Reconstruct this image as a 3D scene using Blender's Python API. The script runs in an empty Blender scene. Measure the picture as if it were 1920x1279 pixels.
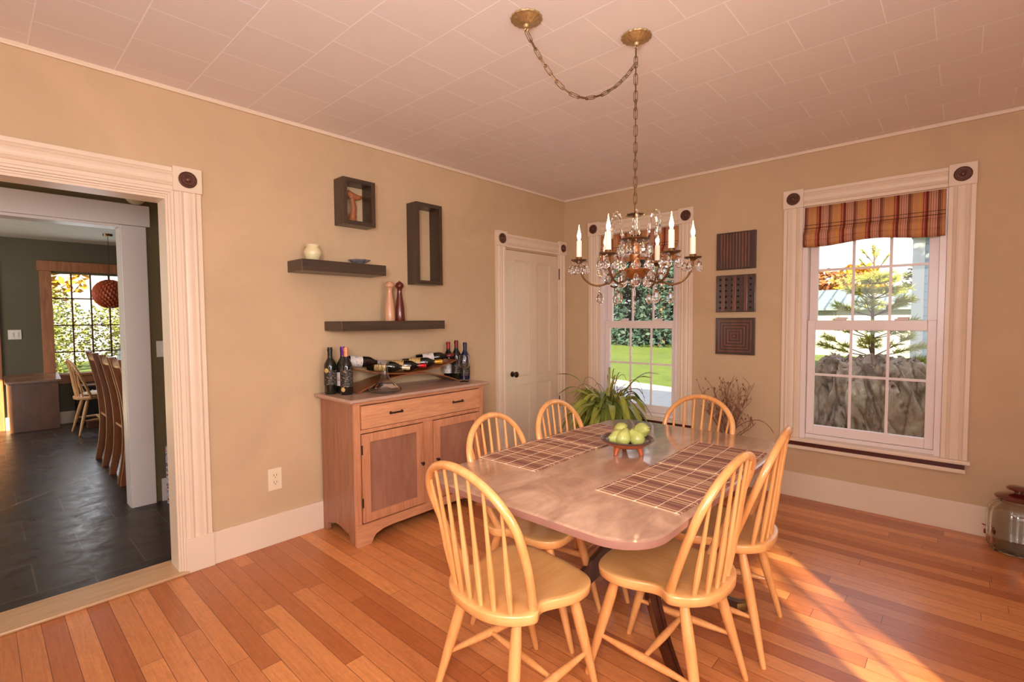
import bpy, bmesh, math, random
from mathutils import Vector, Matrix, noise
random.seed(7)
R = math.radians
PI = math.pi
S = bpy.context.scene
COL = S.collection

# ---------------------------------------------------------------- camera
CAMPOS = Vector((3.0386, -4.1282, 1.35))
cam_d = bpy.data.cameras.new('camera'); cam = bpy.data.objects.new('camera', cam_d); COL.objects.link(cam)
cam_d.sensor_width = 36.0; cam_d.lens = 921.49 / 1920 * 36.0; cam_d.clip_start = 0.05; cam_d.clip_end = 500
_rows = ((0.7380734513542228, 0.6746883085454686, -0.006577744151316438),
         (-0.025872643720279975, 0.038042293494961764, 0.9989411345082185),
         (0.6742241368513806, -0.7371217472152736, 0.04553397708649197))
_m = Matrix(_rows).transposed().to_4x4(); _m.translation = CAMPOS
cam.matrix_world = _m
S.camera = cam

# ---------------------------------------------------------------- exposure, world, sun, lamps
S.view_settings.view_transform = 'Standard'; S.view_settings.look = 'None'
S.view_settings.exposure = 0.30; S.view_settings.gamma = 1.0; S.view_settings.use_curve_mapping = False
W = bpy.data.worlds.new('world'); S.world = W; W.use_nodes = True
_nt = W.node_tree; _bg = _nt.nodes['Background']
_tc = _nt.nodes.new('ShaderNodeTexCoord'); _sx = _nt.nodes.new('ShaderNodeSeparateXYZ'); _cr = _nt.nodes.new('ShaderNodeValToRGB')
_nt.links.new(_tc.outputs['Generated'], _sx.inputs[0]); _nt.links.new(_sx.outputs['Z'], _cr.inputs[0]); _nt.links.new(_cr.outputs[0], _bg.inputs[0])
_cr.color_ramp.elements[0].position = 0.0; _cr.color_ramp.elements[0].color = (1.0, 0.98, 0.95, 1)
_cr.color_ramp.elements[1].position = 0.6; _cr.color_ramp.elements[1].color = (0.74, 0.84, 1.0, 1)
_bg.inputs[1].default_value = 1.35

def lamp(name, kind, loc, energy, color, size=None, rot=None, size_y=None, look=None, radius=None, angle=None, spread=None):
    d = bpy.data.lights.new(name, kind); d.energy = energy; d.color = color
    if kind == 'AREA':
        d.shape = 'RECTANGLE' if size_y else 'SQUARE'; d.size = size
        if size_y: d.size_y = size_y
        if spread: d.spread = spread
    if radius is not None: d.shadow_soft_size = radius
    if angle is not None: d.angle = angle
    o = bpy.data.objects.new(name, d); COL.objects.link(o); o.location = loc
    if look is not None: o.rotation_euler = (Vector(look) - Vector(loc)).to_track_quat('-Z', 'Y').to_euler()
    return o
SUN_AZ = Vector((-0.69, 0.72, 0)).normalized()
SUN_EL = R(25.5)
sun_dir = Vector((SUN_AZ.x * math.cos(SUN_EL), SUN_AZ.y * math.cos(SUN_EL), -math.sin(SUN_EL)))
sun = lamp('sun', 'SUN', (8, -12, 9), 26.0, (1.0, 0.88, 0.55), angle=R(0.6))
sun.rotation_euler = sun_dir.to_track_quat('-Z', 'Y').to_euler()
# added fill lamps inside the right and front walls, standing in for daylight
lamp('daylight_right_window', 'AREA', (5.12, -3.7, 1.35), 22, (1.0, 0.94, 0.88), 1.1, size_y=1.3, look=(0, -3.2, .55), spread=R(105))
lamp('fill_right_b', 'AREA', (5.12, -5.2, 1.45), 10, (1.0, 0.93, 0.86), 1.1, size_y=1.5, look=(1.5, -2.2, 1.0))
lamp('fill_front', 'AREA', (2.4, -5.92, 1.4), 15, (1.0, 0.95, 0.90), 2.0, size_y=1.4, look=(2.0, 0, .6))  # added fill lamp before the solid front wall
# photographer's flash bounced off the ceiling beside the camera
lamp('flash_bounce', 'AREA', (3.0, -4.5, 1.6), 36, (1.0, 0.97, 0.97), 0.5, look=(2.2, -2.9, 2.55))
lamp('flash_direct', 'AREA', (3.7, -4.9, 2.1), 6.0, (1.0, 0.94, 0.88), 0.8, look=(1.75, -2.7, .3), spread=R(70))
# rooms beyond the doorway
lamp('daylight_far_room', 'AREA', (-4.2, -5.6, 1.6), 26, (1.0, 0.93, 0.8), 1.6, size_y=1.2, look=(-4.2, -3, 0.9))
lamp('daylight_hall', 'AREA', (-0.75, -5.6, 1.5), 9, (1.0, 0.93, 0.85), 0.9, size_y=1.2, look=(-0.75, -3, 1.0))
lamp('daylight_far_window', 'AREA', (-5.60, -2.9, 1.35), 10, (0.85, 0.93, 1.0), 0.9, size_y=1.1, look=(0.0, -3.3, 0.0))

# ---------------------------------------------------------------- helpers
def srgb(r, g, b):
    f = lambda c: (c / 255 / 12.92) if c / 255 <= 0.04045 else ((c / 255 + 0.055) / 1.055) ** 2.4
    return (f(r), f(g), f(b), 1)
def setin(b, n, v):
    if n in b.inputs: b.inputs[n].default_value = v
class NT:
    def __init__(s, name):
        s.m = bpy.data.materials.new(name); s.m.use_nodes = True; s.t = s.m.node_tree
        s.b = s.t.nodes['Principled BSDF']; s.out = s.t.nodes['Material Output']
    def n(s, t, **k):
        x = s.t.nodes.new(t)
        for a, v in k.items():
            if a.startswith('i_'): x.inputs[a[2:].replace('_', ' ')].default_value = v
            else: setattr(x, a, v)
        return x
    def l(s, a, b): s.t.links.new(a, b)
    def coords(s, scale=(1, 1, 1), rot=(0, 0, 0), loc=(0, 0, 0)):
        tc = s.n('ShaderNodeTexCoord'); mp = s.n('ShaderNodeMapping')
        mp.inputs['Scale'].default_value = scale; mp.inputs['Rotation'].default_value = rot; mp.inputs['Location'].default_value = loc
        s.l(tc.outputs['Object'], mp.inputs[0]); return mp.outputs[0]
    def ramp(s, fac, stops, interp='LINEAR'):
        c = s.n('ShaderNodeValToRGB'); c.color_ramp.interpolation = interp; e = c.color_ramp.elements
        while len(e) < len(stops): e.new(0.5)
        for q, (p, v) in zip(e, stops): q.position = p; q.color = v
        s.l(fac, c.inputs[0]); return c.outputs[0]
    def noise(s, vec, scale, detail=4, rough=.55, dist=0):
        x = s.n('ShaderNodeTexNoise'); x.inputs['Scale'].default_value = scale; x.inputs['Detail'].default_value = detail
        x.inputs['Roughness'].default_value = rough; x.inputs['Distortion'].default_value = dist
        s.l(vec, x.inputs['Vector']); return x.outputs[0]
    def mix(s, mode, fac, a, b):
        x = s.n('ShaderNodeMix'); x.data_type = 'RGBA'; x.blend_type = mode
        if isinstance(fac, float): x.inputs[0].default_value = fac
        else: s.l(fac, x.inputs[0])
        for i, v in ((6, a), (7, b)):
            if isinstance(v, tuple): x.inputs[i].default_value = v
            else: s.l(v, x.inputs[i])
        return x.outputs[2]
    def bump(s, h, strength=.3, dist=.01):
        x = s.n('ShaderNodeBump'); x.inputs['Strength'].default_value = strength; x.inputs['Distance'].default_value = dist
        s.l(h, x.inputs['Height']); s.l(x.outputs[0], s.b.inputs['Normal'])
def mul(c, k): return (c[0] * k, c[1] * k, c[2] * k, 1)
def pm(name, base, rough=.5, metal=0., coat=0., var=.12, nscale=6., bump=0., bscale=60., trans=0., ior=1.45, emit=None, estr=0., alpha=None, stretch=(1, 1, 1)):
    q = NT(name); b = q.b
    if len(base) == 3: base = (*base, 1)
    v = q.coords(stretch)
    if var > 0:
        c = q.ramp(q.noise(v, nscale), [(.3, mul(base, 1 - var)), (.7, mul(base, 1 + var * .6))]); q.l(c, b.inputs['Base Color'])
    else: b.inputs['Base Color'].default_value = base
    b.inputs['Roughness'].default_value = rough; b.inputs['Metallic'].default_value = metal
    setin(b, 'Coat Weight', coat); setin(b, 'Coat Roughness', .08); setin(b, 'Transmission Weight', trans); setin(b, 'IOR', ior)
    if emit: setin(b, 'Emission Color', (*emit, 1)); setin(b, 'Emission Strength', estr)
    if bump: q.bump(q.noise(v, bscale, 3), bump, .004)
    return q.m
def wood(name, c1, c2, axis=0, rough=.4, coat=.3, scale=5., grain=14., bump=.05, c3=None, contrast=1., soft=.55):
    q = NT(name); st = [grain] * 3; st[axis] = 1.0
    v = q.coords(tuple(st))
    n1 = q.noise(v, scale * .35, 5, .6, 1.2); n2 = q.noise(q.coords(tuple(x * 3 if i != axis else x * 2 for i, x in enumerate(st))), scale, 3)
    stops = [(.5 - .2 * contrast, c1), (.5 + .2 * contrast, c2)] if c3 is None else [(.3, c1), (.5, c3), (.7, c2)]
    col = q.ramp(n1, stops)
    col = q.mix('MULTIPLY', soft, col, q.ramp(n2, [(.35, (.72, .68, .64, 1)), (.6, (1, 1, 1, 1))]))
    q.l(col, q.b.inputs['Base Color']); q.b.inputs['Roughness'].default_value = rough
    setin(q.b, 'Coat Weight', coat); setin(q.b, 'Coat Roughness', .12)
    if bump: q.bump(n2, bump, .002)
    return q.m

def tag(o, label=None, cat=None, group=None, kind=None):
    if label: o['label'] = label
    if cat: o['category'] = cat
    if group: o['group'] = group
    if kind: o['kind'] = kind
    return o
def empty(name, loc=(0, 0, 0), rz=0., label=None, cat=None, group=None, kind=None, parent=None):
    o = bpy.data.objects.new(name, None); COL.objects.link(o); o.location = loc; o.rotation_euler = (0, 0, rz); o.empty_display_size = .05
    if parent: o.parent = parent
    return tag(o, label, cat, group, kind)
def children(o): return [c for c in bpy.data.objects if c.parent == o]
def copy_tree(o, parent=None):
    c = o.copy(); COL.objects.link(c); c.parent = parent
    for ch in children(o): copy_tree(ch, c)
    return c
def frame_for(d):
    d = d.normalized(); a = Vector((0, 0, 1)) if abs(d.z) < .9 else Vector((1, 0, 0))
    u = d.cross(a).normalized(); return u, d.cross(u).normalized()
class MB:
    def __init__(s): s.bm = bmesh.new()
    def box(s, x0, x1, y0, y1, z0, z1, bev=0., seg=2, mat=None):
        r = bmesh.ops.create_cube(s.bm, size=1.0); vs = r['verts']
        M = Matrix.Translation(((x0 + x1) / 2, (y0 + y1) / 2, (z0 + z1) / 2)) @ Matrix.Diagonal((abs(x1 - x0), abs(y1 - y0), abs(z1 - z0), 1))
        bmesh.ops.transform(s.bm, matrix=M, verts=vs)
        if bev > 0:
            es = list({e for v in vs for e in v.link_edges})
            r = bmesh.ops.bevel(s.bm, geom=es, offset=bev, segments=seg, affect='EDGES', profile=.6); vs = list({v for v in r['verts']} | {v for v in vs if v.is_valid})
        if mat is not None: bmesh.ops.transform(s.bm, matrix=mat, verts=[v for v in vs if v.is_valid])
        return s
    def ring(s, pts): return [s.bm.verts.new(p) for p in pts]
    def skin(s, rings, closed=True, caps=True):
        bm = s.bm
        for a, b in zip(rings, rings[1:]):
            n = len(a)
            for i in range(n if closed else n - 1):
                j = (i + 1) % n
                try: bm.faces.new((a[i], a[j], b[j], b[i]))
                except ValueError: pass
        if caps and closed:
            for rr, rev in ((rings[0], True), (rings[-1], False)):
                try: bm.faces.new(rr[::-1] if rev else rr)
                except ValueError: pass
        return s
    def tube(s, pts, rad, n=10, caps=True, flat=1.0, up=None):
        pts = [Vector(p) for p in pts]; rings = []; u = None
        for i, p in enumerate(pts):
            d = (pts[min(i + 1, len(pts) - 1)] - pts[max(i - 1, 0)])
            if d.length < 1e-9: d = Vector((0, 0, 1))
            d.normalize()
            if u is None: u = frame_for(d)[0] if up is None else (Vector(up) - d * Vector(up).dot(d)).normalized()
            else:
                u = u - d * u.dot(d); u = u.normalized() if u.length > 1e-6 else frame_for(d)[0]
            w = d.cross(u); r = rad[i] if isinstance(rad, (list, tuple)) else rad
            rings.append(s.ring([p + u * (r * math.cos(2 * PI * k / n)) + w * (r * flat * math.sin(2 * PI * k / n)) for k in range(n)]))
        return s.skin(rings, True, caps)
    def lathe(s, prof, n=24, c=(0, 0, 0), axis=(0, 0, 1), caps=True, ang0=0., lobes=0, lobe=0.):
        c = Vector(c); d = Vector(axis).normalized()
        u, w = (Vector((1, 0, 0)), Vector((0, 1, 0))) if abs(d.z) > .999 and d.z > 0 else frame_for(d)
        rings = []
        for r, h in prof:
            L = []
            for k in range(n):
                a = 2 * PI * k / n + ang0; rr = max(r, 1e-4) * (1 + lobe * math.cos(lobes * a) if lobes else 1)
                L.append(c + u * (rr * math.cos(a)) + w * (rr * math.sin(a)) + d * h)
            rings.append(s.ring(L))
        return s.skin(rings, True, caps)
    def prism(s, poly, z0, z1, M=None):
        a = s.ring([Vector((x, y, z0)) for x, y in poly]); b = s.ring([Vector((x, y, z1)) for x, y in poly])
        s.skin([a, b])
        if M is not None: bmesh.ops.transform(s.bm, matrix=M, verts=a + b)
        return s
    def sphere(s, c, r, n=12, sc=(1, 1, 1)):
        q = bmesh.ops.create_uvsphere(s.bm, u_segments=n, v_segments=max(6, n // 2), radius=r)
        bmesh.ops.transform(s.bm, matrix=Matrix.Translation(c) @ Matrix.Diagonal((*sc, 1)), verts=q['verts']); return s
    def quad(s, a, b, c, d):
        s.bm.faces.new([s.bm.verts.new(p) for p in (a, b, c, d)]); return s
    def xf(s, M): bmesh.ops.transform(s.bm, matrix=M, verts=s.bm.verts[:]); return s
    def build(s, name, mat, parent=None, smooth=False, kind=None, label=None, loc=None, auto=40, noN=False):
        bm = s.bm
        if not noN: bmesh.ops.recalc_face_normals(bm, faces=bm.faces[:])
        me = bpy.data.meshes.new(name); bm.to_mesh(me); bm.free()
        if smooth:
            for p in me.polygons: p.use_smooth = True
            try: me.set_sharp_from_angle(angle=R(auto))
            except Exception: pass
        me.materials.append(mat)
        o = bpy.data.objects.new(name, me); COL.objects.link(o)
        if parent: o.parent = parent
        if loc: o.location = loc
        return tag(o, label=label, kind=kind)
def curve_pts(P, n=8):
    """Catmull-Rom through P"""
    P = [Vector(p) for p in P]; Q = [P[0] * 2 - P[1]] + P + [P[-1] * 2 - P[-2]]; out = []
    for i in range(1, len(Q) - 2):
        a, b, c, d = Q[i - 1:i + 3]
        for k in range(n):
            t = k / n
            out.append(.5 * ((2 * b) + (c - a) * t + (2 * a - 5 * b + 4 * c - d) * t * t + (-a + 3 * b - 3 * c + d) * t ** 3))
    out.append(P[-1]); return out
def lerp(a, b, t): return a + (b - a) * t

# ---------------------------------------------------------------- materials
H = 2.553
def wallpaint(name, c, amt=.07):
    q = NT(name); v = q.coords(); col = q.ramp(q.noise(v, 1.7, 5, .6, .6), [(.3, mul(c, 1 - amt)), (.7, mul(c, 1 + amt))])
    col = q.mix('MULTIPLY', .35, col, q.ramp(q.noise(v, 14, 4), [(.3, (.93, .93, .93, 1)), (.7, (1, 1, 1, 1))]))
    q.l(col, q.b.inputs['Base Color']); q.b.inputs['Roughness'].default_value = .75; q.bump(q.noise(v, 90, 3), .12, .003); return q.m
m_wall = wallpaint('wall_paint_tan', srgb(206, 174, 138))
m_hallwall = wallpaint('wall_paint_olive', srgb(112, 98, 66))
m_farwall = wallpaint('wall_paint_dark_green_grey', srgb(100, 92, 74))
m_trim = pm('trim_paint_cream', srgb(234, 210, 186), .38, var=.03, nscale=3)
m_trimgrey = pm('trim_paint_cool_white', srgb(222, 210, 205), .4, var=.03, nscale=3)
m_door = pm('door_paint_cream', srgb(228, 205, 178), .4, var=.04, nscale=3)
m_vinyl = pm('window_vinyl_white', srgb(240, 224, 220), .3, var=0)
m_bronze = pm('rosette_bronze', srgb(104, 68, 54), .3, .35, var=.25, nscale=30)
m_gap = pm('dark_sill_strip', srgb(84, 32, 22), .4, var=.15, nscale=20)

def mat_floor():
    q = NT('oak_strip_floor'); tc = q.n('ShaderNodeTexCoord'); ob = tc.outputs['Object']
    br = q.n('ShaderNodeTexBrick'); br.offset = 0.0; br.offset_frequency = 2; br.squash = 1.0; br.squash_frequency = 3
    sp = q.n('ShaderNodeSeparateXYZ'); q.l(ob, sp.inputs[0]); dv = q.n('ShaderNodeMath', operation='DIVIDE'); dv.inputs[1].default_value = .078; q.l(sp.outputs['Y'], dv.inputs[0])
    fl = q.n('ShaderNodeMath', operation='FLOOR'); q.l(dv.outputs[0], fl.inputs[0]); wn = q.n('ShaderNodeTexWhiteNoise'); wn.noise_dimensions = '1D'; q.l(fl.outputs[0], wn.inputs['W'])
    ma = q.n('ShaderNodeMath', operation='MULTIPLY_ADD'); ma.inputs[1].default_value = 5.3; q.l(wn.outputs['Value'], ma.inputs[0]); q.l(sp.outputs['X'], ma.inputs[2])
    cb = q.n('ShaderNodeCombineXYZ'); q.l(ma.outputs[0], cb.inputs[0]); q.l(sp.outputs['Y'], cb.inputs[1]); q.l(cb.outputs[0], br.inputs['Vector'])
    for k, v in (('Color1', srgb(220, 146, 90)), ('Color2', srgb(184, 102, 56)), ('Mortar', srgb(96, 46, 22)), ('Scale', 1.0), ('Mortar Size', .0011), ('Mortar Smooth', .3), ('Bias', -.1), ('Brick Width', 1.13), ('Row Height', .078)):
        br.inputs[k].default_value = v
    br2 = q.n('ShaderNodeTexBrick'); br2.offset = 0.0; br2.offset_frequency = 3; q.l(cb.outputs[0], br2.inputs['Vector'])
    for k, v in (('Color1', (1.1, 1.06, 1.0, 1)), ('Color2', (.84, .8, .78, 1)), ('Mortar', (1, 1, 1, 1)), ('Scale', 1.0), ('Mortar Size', .0), ('Bias', 0.), ('Brick Width', 1.13), ('Row Height', .078)):
        br2.inputs[k].default_value = v
    g1 = q.noise(q.coords((1.2, 26, 1)), 3.0, 5, .62, 1.5); g2 = q.noise(q.coords((5, 9, 1)), 2.2, 4, .6, 2.5)
    c = q.mix('MULTIPLY', .55, br.outputs['Color'], br2.outputs['Color'])
    c = q.mix('MULTIPLY', .8, c, q.ramp(g1, [(.28, (.74, .66, .58, 1)), (.62, (1.05, 1.04, 1.02, 1))]))
    c = q.mix('MULTIPLY', .5, c, q.ramp(g2, [(.3, (.82, .74, .66, 1)), (.6, (1.05, 1.05, 1.05, 1))]))
    q.l(c, q.b.inputs['Base Color'])
    rr = q.n('ShaderNodeMapRange'); q.l(g1, rr.inputs[0]); rr.inputs[3].default_value = .24; rr.inputs[4].default_value = .42; q.l(rr.outputs[0], q.b.inputs['Roughness'])
    setin(q.b, 'Coat Weight', .22); setin(q.b, 'Coat Roughness', .2)
    inv = q.n('ShaderNodeMath', operation='SUBTRACT'); inv.inputs[0].default_value = 1; q.l(br.outputs['Fac'], inv.inputs[1])
    q.bump(inv.outputs[0], .5, .0015); return q.m
def mat_slate():
    q = NT('slate_tile_floor'); br = q.n('ShaderNodeTexBrick'); br.offset = .5
    q.l(q.coords(rot=(0, 0, PI / 2), loc=(-.225, -.12, 0)), br.inputs['Vector'])
    for k, v in (('Color1', srgb(62, 48, 42)), ('Color2', srgb(45, 35, 31)), ('Mortar', srgb(92, 76, 66)), ('Scale', 1.0), ('Mortar Size', .004), ('Mortar Smooth', .3), ('Bias', 0.), ('Brick Width', .44), ('Row Height', .44)):
        br.inputs[k].default_value = v
    n = q.noise(q.coords(), 9, 6, .65, .8); c = q.mix('MULTIPLY', .85, br.outputs['Color'], q.ramp(n, [(.3, (.66, .62, .6, 1)), (.7, (1.15, 1.12, 1.1, 1))]))
    q.l(c, q.b.inputs['Base Color']); q.l(q.ramp(n, [(.3, (.26,) * 3 + (1,)), (.7, (.46,) * 3 + (1,))]), q.b.inputs['Roughness'])
    setin(q.b, 'Specular IOR Level', .3); q.bump(q.noise(q.coords(), 34, 4), .12, .003); return q.m
def mat_ceiling():
    q = NT('ceiling_tile_white'); br = q.n('ShaderNodeTexBrick'); br.offset = .5
    q.l(q.coords(loc=(-.855, 3.035, 0)), br.inputs['Vector'])
    c0 = srgb(240, 228, 222)
    for k, v in (('Color1', c0), ('Color2', mul(c0, .97)), ('Mortar', srgb(255, 248, 242)), ('Scale', 1.0), ('Mortar Size', .0035), ('Mortar Smooth', .2), ('Bias', 0.), ('Brick Width', .296), ('Row Height', .297)):
        br.inputs[k].default_value = v
    q.l(br.outputs['Color'], q.b.inputs['Base Color']); q.b.inputs['Roughness'].default_value = .7
    q.bump(br.outputs['Fac'], .6, .003); return q.m
m_floor = mat_floor(); m_slate = mat_slate(); m_ceil = mat_ceiling()
m_plain_ceil = pm('plain_ceiling_paint', srgb(205, 196, 180), .7, var=.03)
def mat_glass(name='window_glass', tint=(1, 1, 1), gl=.06):
    q = NT(name); t = q.n('ShaderNodeBsdfTransparent'); t.inputs[0].default_value = (*tint, 1)
    g = q.n('ShaderNodeBsdfGlossy'); g.inputs['Roughness'].default_value = .02
    lw = q.n('ShaderNodeLayerWeight'); lw.inputs[0].default_value = .25
    mr = q.n('ShaderNodeMapRange'); q.l(lw.outputs['Fresnel'], mr.inputs[0]); mr.inputs[3].default_value = gl * .6; mr.inputs[4].default_value = .55
    mx = q.n('ShaderNodeMixShader'); q.l(mr.outputs[0], mx.inputs[0]); q.l(t.outputs[0], mx.inputs[1]); q.l(g.outputs[0], mx.inputs[2]); q.l(mx.outputs[0], q.out.inputs['Surface'])
    return q.m
m_glass = mat_glass()
m_crystal = pm('cut_crystal', (1, 1, 1), .02, var=0, trans=1., ior=1.55)
m_clear = pm('clear_glass', (.97, .98, .98), .02, var=0, trans=1., ior=1.45)

# ---------------------------------------------------------------- walls with openings
def wall_boxes(mb, u0, u1, z0, z1, ops, n0, n1, axis='x'):
    """solid wall from u0..u1, z0..z1 with rectangular openings (a, b, za, zb); n0..n1 thickness"""
    def bx(a, b, c, d):
        if b - a < 1e-4 or d - c < 1e-4: return
        if axis == 'x': mb.box(a, b, n0, n1, c, d)
        else: mb.box(n0, n1, a, b, c, d)
    cur = u0
    for a, b, za, zb in sorted(ops):
        bx(cur, a, z0, z1); bx(a, b, z0, za); bx(a, b, zb, z1); cur = b
    bx(cur, u1, z0, z1); return mb
def struct(name, mb, mat, **k): return mb.build(name, mat, kind='structure', **k)
RX = 5.2; FY = -6.0
struct('floor', MB().box(0, RX, FY, 0, -.12, 0), m_floor)
struct('ceiling', MB().box(0, RX, FY, 0, H, H + .12), m_ceil)
W1 = (2.165, 2.958, .43, 2.145); W2 = (.43, 1.236, .43, 2.145)
struct('wall_back', wall_boxes(MB(), -.02, RX, 0, H, [W1, W2], 0, .16), m_wall)
DO = (-4.85, -3.440, 0, 1.994); CL = (-.89, -.11, 0, 1.975)
struct('wall_left', wall_boxes(MB(), FY, 0, 0, H, [DO, CL], -.14, 0, 'y'), m_wall)
RW = (-4.62, -4.02, .25, 2.15); RW2 = (-2.86, -2.52, .5, 1.42); RW3 = (-2.0, -1.0, .5, 2.1)
struct('wall_right', wall_boxes(MB(), FY, 0, 0, H, [RW, RW2], RX, RX + .16, 'y'), m_wall)
struct('wall_front', wall_boxes(MB(), 0, RX, 0, H, [], FY - .16, FY, 'x'), m_wall)
# hall and the far room
struct('floor', MB().box(-5.9, -.2, -6, -1.2, -.12, 0), m_slate)
struct('ceiling', MB().box(-5.9, -.2, -6, -1.2, 2.40, 2.5), m_plain_ceil)
struct('wall_hall', wall_boxes(MB(), -6, -1.2, 0, 2.4, [(-4.75, -3.41, 0, 2.03)], -1.5, -1.36, 'y'), m_hallwall)
FW = (-3.43, -2.22, .66, 1.985)
struct('wall_far', wall_boxes(MB(), -6, -1.2, 0, 2.4, [FW], -5.86, -5.7, 'y'), m_farwall)
struct('wall_far_side', MB().box(-5.86, -.2, -1.2, -1.04, 0, 2.4), m_farwall)
struct('wall_far_front', wall_boxes(MB(), -5.86, -.2, 0, 2.4, [(-5.0, -3.2, .6, 2.1), (-1.2, -.4, .6, 2.1)], -6.16, -6.0, 'x'), m_farwall)
# added unseen mass over the room and beside it, blocking sun from the garden
struct('wall_shade_mass', MB().box(-6, 6.2, -6.3, .16, 2.72, 4.7).box(6.2, 9.2, -2.8, .16, -.6, 4.7), pm('shade_mass_white', srgb(225, 225, 220), .7, var=.04))

# baseboards and ceiling beads
bb = MB()
bb.box(0, .02, -3.284, -2.64, 0, .18, .003).box(0, .02, -1.60, -1.03, 0, .18, .003)
struct('baseboard_left', bb, m_trim)
struct('baseboard_left', MB().box(0, .02, FY, -5.02, 0, .18, .003), m_trim)
struct('baseboard_back', MB().box(0.0, RX, -.02, 0, 0, .185, .003), m_trim)
struct('baseboard_right', MB().box(RX - .02, RX, FY, -.02, 0, .185, .003), m_trim)
struct('trim_1', MB().box(0, .014, FY, 0, H - .022, H, .003), m_trim)
struct('trim_2', MB().box(.014, RX, -.014, 0, H - .022, H, .003), m_trim)
struct('baseboard_hall', MB().box(-1.36, -1.345, -3.225, -1.2, 0, .17, .003), m_trimgrey)
struct('baseboard_far', MB().box(-5.7, -5.682, -6, -1.2, 0, .16, .003), m_trim)

PROF = [(0, 0), (0, .018), (.17, .018), (.19, .023), (.25, .028), (.31, .024), (.34, .019), (.42, .0225), (.50, .0235), (.58, .0225), (.66, .019), (.69, .024), (.75, .028), (.81, .023), (.83, .018), (1, .018), (1, 0)]
def casing_v(mb, u0, u1, z0, z1):   # vertical fluted board on local plane y=0, facing -y
    a = [(u0 + (u1 - u0) * t, -h, z0) for t, h in PROF]; b = [(x, y, z1) for x, y, _ in a]
    mb.skin([mb.ring(a), mb.ring(b)]); return mb
def casing_h(mb, u0, u1, z0, z1):
    a = [(u0, -h, z0 + (z1 - z0) * t) for t, h in PROF]; b = [(u1, y, z) for _, y, z in a]
    mb.skin([mb.ring(a), mb.ring(b)]); return mb
def rosette(parent, u, z, n=-.034, r=.04):
    p = [(0.0, .016), (.006, .016), (.012, .012), (.016, .006), (.020, .006), (.023, .010), (.028, .010), (.031, .005), (.036, .005), (.038, .008), (.0415, .006), (.043, 0.), (.0, 0.)]
    return MB().lathe([(a * r / .043, h) for a, h in p], 32, (u, n, z), (0, -1, 0), caps=False).build('rosette', m_bronze, parent, True)
def block(parent, u0, u1, z0, z1, t=.034):
    b = MB().box(u0, u1, -t, 0, z0, z1, .003).build('corner_block', m_trim, parent)
    rosette(b, (u0 + u1) / 2, (z0 + z1) / 2, -t, .34 * min(abs(u1 - u0), abs(z1 - z0)))
def framed_sash(parent, name, u0, u1, z0, z1, ya, yb, st, top, bot, cols, rows, glass=True):
    mb = MB(); mb.box(u0, u0 + st, ya, yb, z0, z1, .004).box(u1 - st, u1, ya, yb, z0, z1, .004)
    mb.box(u0 + st, u1 - st, ya, yb, z1 - top, z1, .004).box(u0 + st, u1 - st, ya, yb, z0, z0 + bot, .004)
    f = mb.build(name, m_vinyl, parent)
    a, b, c, d = u0 + st, u1 - st, z0 + bot, z1 - top; ym = (ya + yb) / 2
    m = MB()
    for u in cols: m.box(u - .008, u + .008, ym - .006, ym + .006, c, d)
    for z in rows: m.box(a, b, ym - .005, ym + .005, z - .008, z + .008)
    m.build('muntins', m_vinyl, f)
    if glass: MB().box(a - .004, b + .004, ym + .008, ym + .011, c - .004, d + .004).build('window_pane', m_glass, f)
    return f
def sash_window(n, x0, loc, rz, lock=True):
    """x0 = outer left casing edge in local u; whole unit 1.045 wide"""
    w = empty('window_%d' % n, loc, rz, kind='structure')
    casing_v(MB(), x0, x0 + .125, .452, 2.147).build('side_casing', m_trim, w); casing_v(MB(), x0 + .92, x0 + 1.045, .452, 2.147).build('side_casing', m_trim, w)
    casing_h(MB(), x0 + .128, x0 + .915, 2.150, 2.268).build('head_casing', m_trim, w)
    block(w, x0 - .003, x0 + .128, 2.147, 2.278); block(w, x0 + .917, x0 + 1.048, 2.147, 2.278)
    MB().box(x0 + .0, x0 + 1.062, -.052, .03, .428, .452, .006).build('window_stool', m_trim, w)
    MB().box(x0 + .03, x0 + 1.035, -.026, -.002, .395, .428).build('sill_strip', m_gap, w, label='dark red-brown strip under the stool')
    MB().box(x0 + .025, x0 + 1.04, -.036, 0, .370, .395, .004).build('window_apron', m_trim, w)
    a, b = x0 + .127, x0 + .915
    mb = MB(); mb.box(a - .002, a + .03, .0, .14, .452, 2.145).box(b - .03, b + .002, .0, .14, .452, 2.145).box(a + .03, b - .03, .0, .14, 2.10, 2.145).box(a + .03, b - .03, .03, .14, .452, .48)
    mb.build('window_frame', m_vinyl, w)
    c = (.425, .635)
    framed_sash(w, 'lower_sash', a + .032, b - .032, .482, 1.322, .035, .068, .046, .070, .066, [x0 + v for v in c], [.925])
    framed_sash(w, 'upper_sash', a + .032, b - .032, 1.275, 2.098, .075, .105, .052, .05, .045, [x0 + v for v in c], [1.69])
    for u in (x0 + .36, x0 + .70):
        MB().box(u - .035, u + .035, .036, .066, 1.322, 1.333, .004).tube([(u - .02, .05, 1.338), (u + .045, .045, 1.338)], .006, 8).build('sash_lock', m_vinyl, w, True)
    return w
sash_window(1, 2.04, (0, 0, 0), 0)
sash_window(2, .31, (0, 0, 0), 0)
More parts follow.
